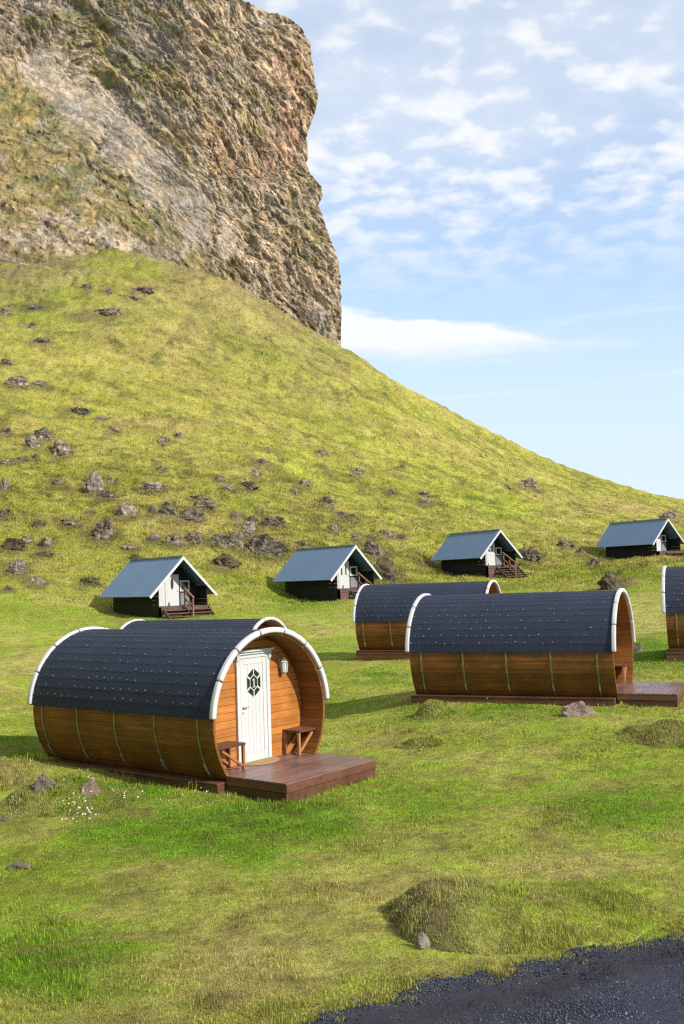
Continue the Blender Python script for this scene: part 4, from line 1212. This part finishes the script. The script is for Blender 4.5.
for i, (px, py, w, h, kd, lab) in enumerate(ROCKS):
    p = hit2(px, py) if py > 690 else hit(px, py)
    k = p.y / FPX
    W_, H_ = w * k, h * k; slope = .45 if p.y > 70 else .05
    D_ = min(W_ * .8, max(W_ * .5, H_ * 1.2)); sub = 5 if w > 24 else (4 if w > 11 else 3)
    me = boulder_mesh(100 + i, W_ * 1.08, D_, H_ * (.92 if p.y > 60 else 1.0), sub, 1.0 if p.y > 40 else .5); me.materials.append(M['rock_' + kd])
    o = bpy.data.objects.new('boulder', me); COL.objects.link(o)
    zz = p.z
    o.location = (p.x, p.y + D_ * .3, zz - .02 * H_ + slope * D_ * .22); o.rotation_euler = (0, 0, random.uniform(-.3, .3))
    tag(o, lab, 'boulder', 'boulders strewn on the slope' if p.y > 40 else 'stones by the barrels')


# ------------------------------------------------------------------ the cliff
def build_cliff():
    ns, nt = 640, 560
    EDGE = np.array([(-400, 236), (-60, 236), (-3, 237), (2, 246), (10, 262), (22, 293), (30, 304), (45, 310), (70, 314), (95, 318), (112, 315), (135, 307), (150, 308), (165, 306), (176, 312), (186, 322), (196, 323), (206, 318), (220, 324),
                     (250, 335), (280, 341), (310, 342), (345, 341), (380, 341)], float)
    s = np.concatenate([np.linspace(0, .42, 60)[:-1], np.linspace(.42, 1, ns - 59)])
    t = np.linspace(-.05, 1, nt)
    S, T = np.meshgrid(s, t, indexing='ij')
    p0 = -400 + S * 741
    yb = np.interp(p0, cr[:, 0], cr[:, 1]) + 2
    ptop = -400 + S * (296 + 400)
    yt = np.interp(ptop, [-400, 150, 232, 238, 244, 262, 280, 292, 296], [-150, -70, -22, -6, 1, 9, 15, 20, 24])
    y = yb + (yt - yb) * T
    pe = np.interp(y, EDGE[:, 0], EDGE[:, 1])
    # above the right shoulder the wall keeps its own edge column
    pe = np.where(y < 24, np.interp(y, [-400, 24], [296, 296]), pe)
    px = -400 + S * (pe + 400)
    m = px * 0
    # depth: starts at the foot of the slope, leans back; the lower left wedge is a grassy ramp
    yl = np.interp(px, [-400, 30, 110, 215, 300], [-10, 70, 165, 262, 330])
    wedge = sstep(-12, 14, y - yl) * sstep(290, 180, px)
    lean = .16 + .55 * wedge
    dh = np.gradient(-(y - yb) * .165, axis=1)
    dep = np.interp(p0, cr[:, 0], cr[:, 2]) + np.cumsum(lean * dh, 1)
    dep = dep - 14 * sstep(250, 342, px) ** 2 * 0 
    A = (px - 342) * .165; Hh = (yb - y) * .165
    c, sn = math.cos(R(33)), math.sin(R(33))
    e1, e2 = A * c - Hh * sn, A * sn + Hh * c
    right = sstep(140, 260, px)
    wx, wy = 1.6 * fbm(A / 5, Hh / 5, seed=1, octv=4), 1.6 * fbm(A / 5 + 40, Hh / 5, seed=2, octv=4)
    _, _, cv = worley((e1 + wx * 1.5) / 6.5, (e2 + wy) / 1.7, 4)
    _, _, gv = worley((A + wx) / 1.3, (Hh + wy * 1.4) / 3.4, 9)
    _, _, sv = worley((e1 + wx) / 1.5, (e2 + wy) / .55, 14)
    strat = e2 / 3.3 + .9 * fbm(e1 / 12, e2 / 8, seed=7, octv=4)
    led = strat - np.floor(strat); ledge = sstep(0, .75, led) * (1 - sstep(.85, 1, led))
    rid = ridged((e1 + wx) / 9, (e2 + wy) / 1.9, seed=12, octv=4); ver = ridged((A + wx) / 2.6, (Hh + wy) / 8, seed=13, octv=4)
    disp = (2.2 * fbm(A / 15, Hh / 13, seed=11, octv=3) + .8 * (cv - .5) * (1 - .6 * right) + .9 * rid * (1 - .5 * right) + 1.0 * ver * (.15 + .45 * right)
            + .9 * (gv - .5) * right + .35 * (sv - .5) + .8 * (ledge - .5) * (1 - .6 * right) + .75 * fbm(A / 1.1, Hh / 1.1, seed=14, octv=4, gain=.6))
    pw = px + 14 * fbm(A / 3.2, Hh / 3.2, seed=341, octv=5, gain=.65); yw = y + 14 * fbm(A / 3.2 + 30, Hh / 3.2, seed=343, octv=5, gain=.65)
    big = np.zeros(px.shape)
    for pts, wd in (([(150, 66), (190, 104), (216, 140), (228, 192)], 1.8), ([(96, 52), (150, 88), (196, 122)], 1.6), ([(36, 128), (108, 186), (190, 250)], 2.2), ([(205, 170), (221, 205), (215, 240)], 2.0),
                    ([(244, 30), (252, 110), (266, 205), (290, 260)], 1.6), ([(292, 58), (303, 92), (298, 140)], 1.8), ([(255, 205), (300, 250), (330, 300)], 1.7), ([(232, 250), (262, 285), (300, 315)], 2.0),
                    ([(170, 0), (200, 40), (232, 62)], 1.8), ([(0, 168), (52, 178), (96, 206)], 2.4), ([(0, 206), (40, 214), (70, 236), (110, 246)], 2.6), ([(262, 96), (290, 118), (310, 122)], 2.0), ([(275, 160), (300, 180), (322, 206)], 2.4)):
        big = np.maximum(big, seg_mask(pw, yw, pts, wd * .75))
    big = big * sstep(-.15, .4, fbm(A / 2.4, Hh / 2.4, seed=347, octv=4))
    pale = np.clip(seg_mask(px + 9 * vnoise(A / 3, Hh / 3, seed=15), y, [(48, 66), (85, 110), (150, 165), (215, 235)], 25) + .8 * seg_mask(px, y, [(190, 215), (225, 245)], 15) + .7 * seg_mask(px, y, [(100, 238), (125, 248)], 7), 0, 1)
    pale *= sstep(-.45, .1, fbm(A / 3.5, Hh / 3.5, seed=16, octv=3) + .35)
    def steps_(n, st, sharp):
        k = n / st; f = np.floor(k); return (f + sstep(.5 - sharp, .5 + sharp, k - f)) * st
    dist = np.stack([wx, wy], -1)
    bl1 = steps_(fbm((e1 + wx) / 6, (e2 + wy) / 2.1, seed=301, octv=5, gain=.58), .16, .10)
    bl2 = steps_(fbm((A + wx) / 2.6, (Hh + wy) / 5.0, seed=311, octv=5, gain=.58), .17, .10)
    bl3 = steps_(fbm((A * .75 - Hh * .66 + wx) / 1.5, (Hh * .75 + A * .66 + wy) / .9, seed=321, octv=4, gain=.6), .22, .12)
    disp = (disp - disp.mean()) * .22 + .95 * bl1 * (1 - .45 * right) + 1.1 * bl2 * (.25 + .75 * right) + .42 * bl3 + .16 * fbm(A / .55, Hh / .7, seed=55, octv=3, gain=.65) + .10 * ridged(A / 1.3 + wx, Hh / 2.0, seed=56, octv=4) - .30 * sstep(.2, .6, fbm((e1 + wx) / 1.6, (e2 + wy) / .7, seed=57, octv=4))
    disp = disp * (1 - .72 * pale) * (1 - .2 * wedge)
    disp = disp - .45 * big
    disp *= sstep(0, .03, T + .02)
    d3 = ray(px, y)
    P = d3 * dep[..., None]
    nrm = np.array([.30, -.95, .08])
    # corner: let the displacement fade towards pushing along the wall's end
    P = P + nrm * disp[..., None] * 1.0
    P[..., 2] += CZ
    # rock colours, with shade in pits and under overhangs painted in
    tan = np.array([.350, .272, .185]); gry = np.array([.270, .228, .180]); drk = np.array([.085, .068, .052]); pnk = np.array([.40, .235, .150]); pal = np.array([.46, .385, .295])
    grs = np.array([.225, .180, .062]); ggr = np.array([.125, .135, .032])
    n1 = fbm(A / 6, Hh / 6, seed=20, octv=4); n2 = fbm(e1 / 3, e2 / 1.1, seed=22, octv=4)
    C = gry + (tan - gry) * sstep(-.35, .35, n1 + .5 * right - .1)[..., None]
    C = C * (1 + .3 * (cv - .5)[..., None]) * (1 + .3 * (right * (gv - .5))[..., None]) * (1 + .3 * (sv - .5)[..., None])
    pk = np.clip(seg_mask(px, y, [(285, 65), (300, 90), (285, 150), (262, 165)], 20) * sstep(-.3, .3, n2 + .1) + .55 * seg_mask(px, y, [(215, 130), (225, 165)], 14) + .4 * seg_mask(px, y, [(200, 40), (215, 55)], 14), 0, 1)
    C = C + (pnk - C) * (.8 * pk)[..., None]
    C = C + (pal - C) * (.9 * pale)[..., None]
    dk = np.maximum(sstep(.15, .6, n2 + .25 * fbm(A / 2, Hh / 3.5, seed=25, octv=3)), .9 * sstep(.25, .6, fbm((e1 + wx) / 1.6, (e2 + wy) / .7, seed=57, octv=4)))  # pits cut into the face also get painted shade
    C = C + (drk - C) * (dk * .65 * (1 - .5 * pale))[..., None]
    veg = np.clip(wedge * (sstep(-.45, .25, n2 + .3 * n1 + .22)) + seg_mask(px, y, [(85, 45), (130, 75), (175, 90)], 22) * .75 * sstep(-.25, .3, n2 + .1) + .75 * sstep(.0, .45, fbm(A / 4 + 50, Hh / 3, seed=28, octv=4)) * (1 - .3 * right)
                  + .5 * seg_mask(px, y, [(215, 250), (240, 275)], 10) + sstep(.2, .6, fbm(A / 1.5 + 20, Hh / 1.2, seed=29, octv=3)) * .6, 0, 1) * (1 - .85 * pale)
    gmix = grs + (ggr - grs) * sstep(-.2, .5, fbm(A / 3 + 9, Hh / 2, seed=30, octv=3))[..., None]
    # rock steps under the grassy ramp stay bare
    bare = np.clip(seg_mask(px, y, [(-30, 240), (30, 238), (70, 245), (100, 232), (140, 245), (175, 258)], 10) * .9 + .6 * seg_mask(px, y, [(-20, 205), (50, 215), (90, 235)], 5) + .6 * seg_mask(px, y, [(60, 170), (95, 200)], 6), 0, 1) * sstep(-.5, .2, n2 + .2)
    veg = veg * (1 - .85 * bare)
    C = C + (gmix * .9 - C) * (.80 * veg)[..., None]
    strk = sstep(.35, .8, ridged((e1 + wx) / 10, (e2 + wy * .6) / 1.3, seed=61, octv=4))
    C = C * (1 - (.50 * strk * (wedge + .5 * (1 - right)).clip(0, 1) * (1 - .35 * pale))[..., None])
    C = C * (1 - (.30 * pale * sstep(.2, .8, ridged((e1 + wx) / 14, (e2 + wy * .4) / .9, seed=62, octv=3)))[..., None])
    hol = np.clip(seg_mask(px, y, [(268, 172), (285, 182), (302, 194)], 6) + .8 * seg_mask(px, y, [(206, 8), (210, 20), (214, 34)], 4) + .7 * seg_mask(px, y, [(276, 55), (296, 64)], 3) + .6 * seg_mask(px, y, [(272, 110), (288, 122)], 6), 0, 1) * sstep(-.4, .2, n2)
    C = C + (drk - C) * (.6 * hol)[..., None]  # painted shade of the overhang and hollows
    g1_ = fbm((A + wx * .5) / .75, (Hh + wy * .5) / .75, seed=331, octv=4, gain=.7)
    C = C * (1 + .75 * g1_ * (1 - .35 * pale))[..., None]
    hue = fbm(A / 1.8, Hh / 1.8, seed=335, octv=3)
    C = C * (1 + hue[..., None] * np.array([.10, .0, -.16]))
    thin = lambda u, v, sd: sstep(.80, .97, 1 - np.abs(fbm(u, v, seed=sd, octv=4, gain=.6)) * 2.6)
    ck = np.maximum(thin((e1 + wx) / 5, (e2 + wy) / 1.3, 201), thin((A + wx) / 1.7, (Hh + wy) / 4.5, 205) * (.35 + .65 * right))
    ck = np.maximum(ck, .8 * thin((A * .8 + Hh * .6 + wx) / 1.2, (Hh * .8 - A * .6 + wy) / 3.2, 209))
    C = C + (drk * .75 - C) * (.80 * ck * (1 - .5 * pale) * (1 - .4 * veg))[..., None]
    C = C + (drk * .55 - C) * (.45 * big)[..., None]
    C = np.clip(C * np.array([1.08, 1.04, 1.01]), .012, .7)
    # the wall turns back round its right end, and the top runs back too
    Pe, Ce = [P], [C]
    back = d3[-1]
    for dd, dp in ((.6, -1.2), (1.5, -3.), (3, -6), (6, -11), (12, -20), (25, -38), (60, -80)):
        q = ray(px[-1] + dp * .9, y[-1]) * (dep[-1] + dd)[..., None] + nrm * disp[-1][..., None]; q[..., 2] += CZ
        Pe.append(q[None]); Ce.append(C[-1][None])
    P = np.concatenate(Pe, 0); C = np.concatenate(Ce, 0)
    tops, tc = [P], [C]
    lastP, lastC = P[:, -1], C[:, -1]
    for dd, dz in ((.8, .25), (2.5, .4), (6, .3), (15, -1), (40, -3), (90, -8)):
        v = lastP.copy(); r_ = v / np.linalg.norm(v[:, :2], axis=1, keepdims=True); v[:, :2] += r_[:, :2] * dd; v[:, 2] += dz + .4 * vnoise(v[:, 0] / 2, v[:, 1] / 2, seed=77)
        tops.append(v[:, None]); tc.append((lastC * .6 + np.array([.10, .10, .02]) * .4)[:, None])
    P = np.concatenate(tops, 1); C = np.concatenate(tc, 1)
    a, b = P.shape[:2]; ii = np.arange(a * b).reshape(a, b)
    F = np.stack([ii[:-1, :-1], ii[1:, :-1], ii[1:, 1:], ii[:-1, 1:]], -1).reshape(-1, 4)
    M['cliff'] = attr_mat('cliff_rock', .95, 0, [(.28, .85, 1.15), (1.1, .72, 1.3), (4.0, .66, 1.34)], .6, .3)
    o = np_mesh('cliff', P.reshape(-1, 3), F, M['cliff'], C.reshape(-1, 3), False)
    tag(o, kind='structure')


build_cliff()

# ------------------------------------------------------------------ camera, light, sky
cam = bpy.data.cameras.new('camera'); co = bpy.data.objects.new('camera', cam); COL.objects.link(co)
cam.sensor_fit = 'VERTICAL'; cam.sensor_height = 36; cam.lens = FPX * 36 / 1024; cam.clip_start = .1; cam.clip_end = 9000
mw = Matrix.Identity(4)
for i in range(3): mw[i][0], mw[i][1], mw[i][2] = RX[i], UX[i], -_f[i]
mw[2][3] = CZ; co.matrix_world = mw
scene.camera = co

SUN_EL, SUN_AZ = R(33), R(124.5)         # azimuth clockwise from the view direction: right and a little behind the camera
sd = Vector((math.sin(SUN_AZ) * math.cos(SUN_EL), math.cos(SUN_AZ) * math.cos(SUN_EL), math.sin(SUN_EL)))
sun = bpy.data.lights.new('sun', 'SUN'); sun.energy = 3.6; sun.angle = R(.53); sun.color = (1, .945, .86)
so = bpy.data.objects.new('sun', sun); COL.objects.link(so); so.rotation_euler = sd.to_track_quat('Z', 'Y').to_euler(); so.location = (60, -40, 60)

w = bpy.data.worlds.new('World'); scene.world = w; w.use_nodes = True
nt = w.node_tree; bg = nt.nodes['Background']; bg.inputs['Strength'].default_value = .15
sky = nt.nodes.new('ShaderNodeTexSky'); sky.sky_type = 'NISHITA'; sky.sun_disc = False; sky.sun_elevation = SUN_EL; sky.sun_rotation = SUN_AZ
sky.air_density = 1.0; sky.dust_density = .6; sky.ozone_density = 2.0
tc = nt.nodes.new('ShaderNodeTexCoord'); sp = nt.nodes.new('ShaderNodeSeparateXYZ'); nt.links.new(tc.outputs['Generated'], sp.inputs[0])
den = math_(nt, 'MAXIMUM', sp.outputs[2], .02)
den2 = math_(nt, 'ADD', den, .12)
cx = math_(nt, 'DIVIDE', sp.outputs[0], den2); cy = math_(nt, 'DIVIDE', sp.outputs[1], den2)
cv = nt.nodes.new('ShaderNodeCombineXYZ'); nt.links.new(cx, cv.inputs[0]); nt.links.new(cy, cv.inputs[1])
hyp = math_(nt, 'SQRT', math_(nt, 'ADD', math_(nt, 'MULTIPLY', sp.outputs[0], sp.outputs[0]), math_(nt, 'MULTIPLY', sp.outputs[1], sp.outputs[1])))
elev = math_(nt, 'DIVIDE', sp.outputs[2], hyp)          # tangent of the elevation
azi = nt.nodes.new('ShaderNodeMath'); azi.operation = 'ARCTAN2'; nt.links.new(sp.outputs[0], azi.inputs[0]); nt.links.new(sp.outputs[1], azi.inputs[1]); azi = azi.outputs[0]


def mapr(v, a, b, c=0.0, d=1.0, smooth=True):
    m = nt.nodes.new('ShaderNodeMapRange'); m.interpolation_type = 'SMOOTHSTEP' if smooth else 'LINEAR'
    nt.links.new(v, m.inputs[0])
    for i, x in enumerate((a, b, c, d)): m.inputs[i + 1].default_value = x
    return m.outputs[0]


big = noise(nt, cv.outputs[0], 1.6, 4, .55, .3)
puf = noise(nt, cv.outputs[0], 12.0, 4, .50, .1)
mid_ = noise(nt, cv.outputs[0], 3.6, 5, .58, .4)
den_ = math_(nt, 'ADD', math_(nt, 'MULTIPLY', puf, .95), math_(nt, 'MULTIPLY', mid_, .28))
den_ = math_(nt, 'ADD', den_, math_(nt, 'MULTIPLY', big, .18))
alto = mapr(den_, .44, .92)
alto = math_(nt, 'MULTIPLY', alto, mapr(elev, .24, .40))
veil = math_(nt, 'MULTIPLY', mapr(elev, .26, .50, .03, .70), mapr(big, .25, .6, .6, 1))
# long flat cloud bank low beside the cliff, tapering to the right
wob = math_(nt, 'MULTIPLY', math_(nt, 'SUBTRACT', noise(nt, coords(nt, (5, 5, 26), kind='Generated'), 1.0, 6, .6, .3), .5), .075)
e2 = math_(nt, 'ADD', elev, wob)
top = math_(nt, 'SUBTRACT', .292, math_(nt, 'MULTIPLY', math_(nt, 'MAXIMUM', azi, 0), .24))
up = math_(nt, 'SUBTRACT', top, e2)
bank = math_(nt, 'MULTIPLY', mapr(up, 0, .012), mapr(e2, .205, .24))
bank = math_(nt, 'MULTIPLY', bank, mapr(azi, .27, .19))
st = noise(nt, coords(nt, (3, 3, 40), kind='Generated'), 1.0, 6, .6, .5)
streak = math_(nt, 'MULTIPLY', math_(nt, 'MULTIPLY', mapr(st, .5, .75, 0, .55), mapr(elev, .12, .2)), mapr(elev, .34, .26))
hz = mapr(elev, .42, .04, .18, .88)
cov = math_(nt, 'MAXIMUM', math_(nt, 'MAXIMUM', alto, veil), math_(nt, 'MAXIMUM', bank, streak))
cov = math_(nt, 'MULTIPLY', cov, .92, True)
skyc = mixc(nt, mixc(nt, sky.outputs[0], (.88, .95, .98), 1.0, 'MULTIPLY'), (2.85, 3.28, 3.72), hz)
shade = mixc(nt, (3.15, 3.40, 3.75), (3.85, 3.90, 3.98), math_(nt, 'MAXIMUM', mapr(den_, .50, .85), bank))
nt.links.new(mixc(nt, skyc, shade, cov), bg.inputs['Color'])

scene.view_settings.view_transform = 'Standard'; scene.view_settings.look = 'None'; scene.view_settings.gamma = 1; scene.view_settings.exposure = .80
scene.view_settings.use_curve_mapping = False
scene.render.engine = 'CYCLES'; scene.cycles.use_denoising = False; scene.cycles.filter_width = 1.3; scene.cycles.sample_clamp_indirect = 4; scene.cycles.max_bounces = 6; scene.cycles.diffuse_bounces = 3
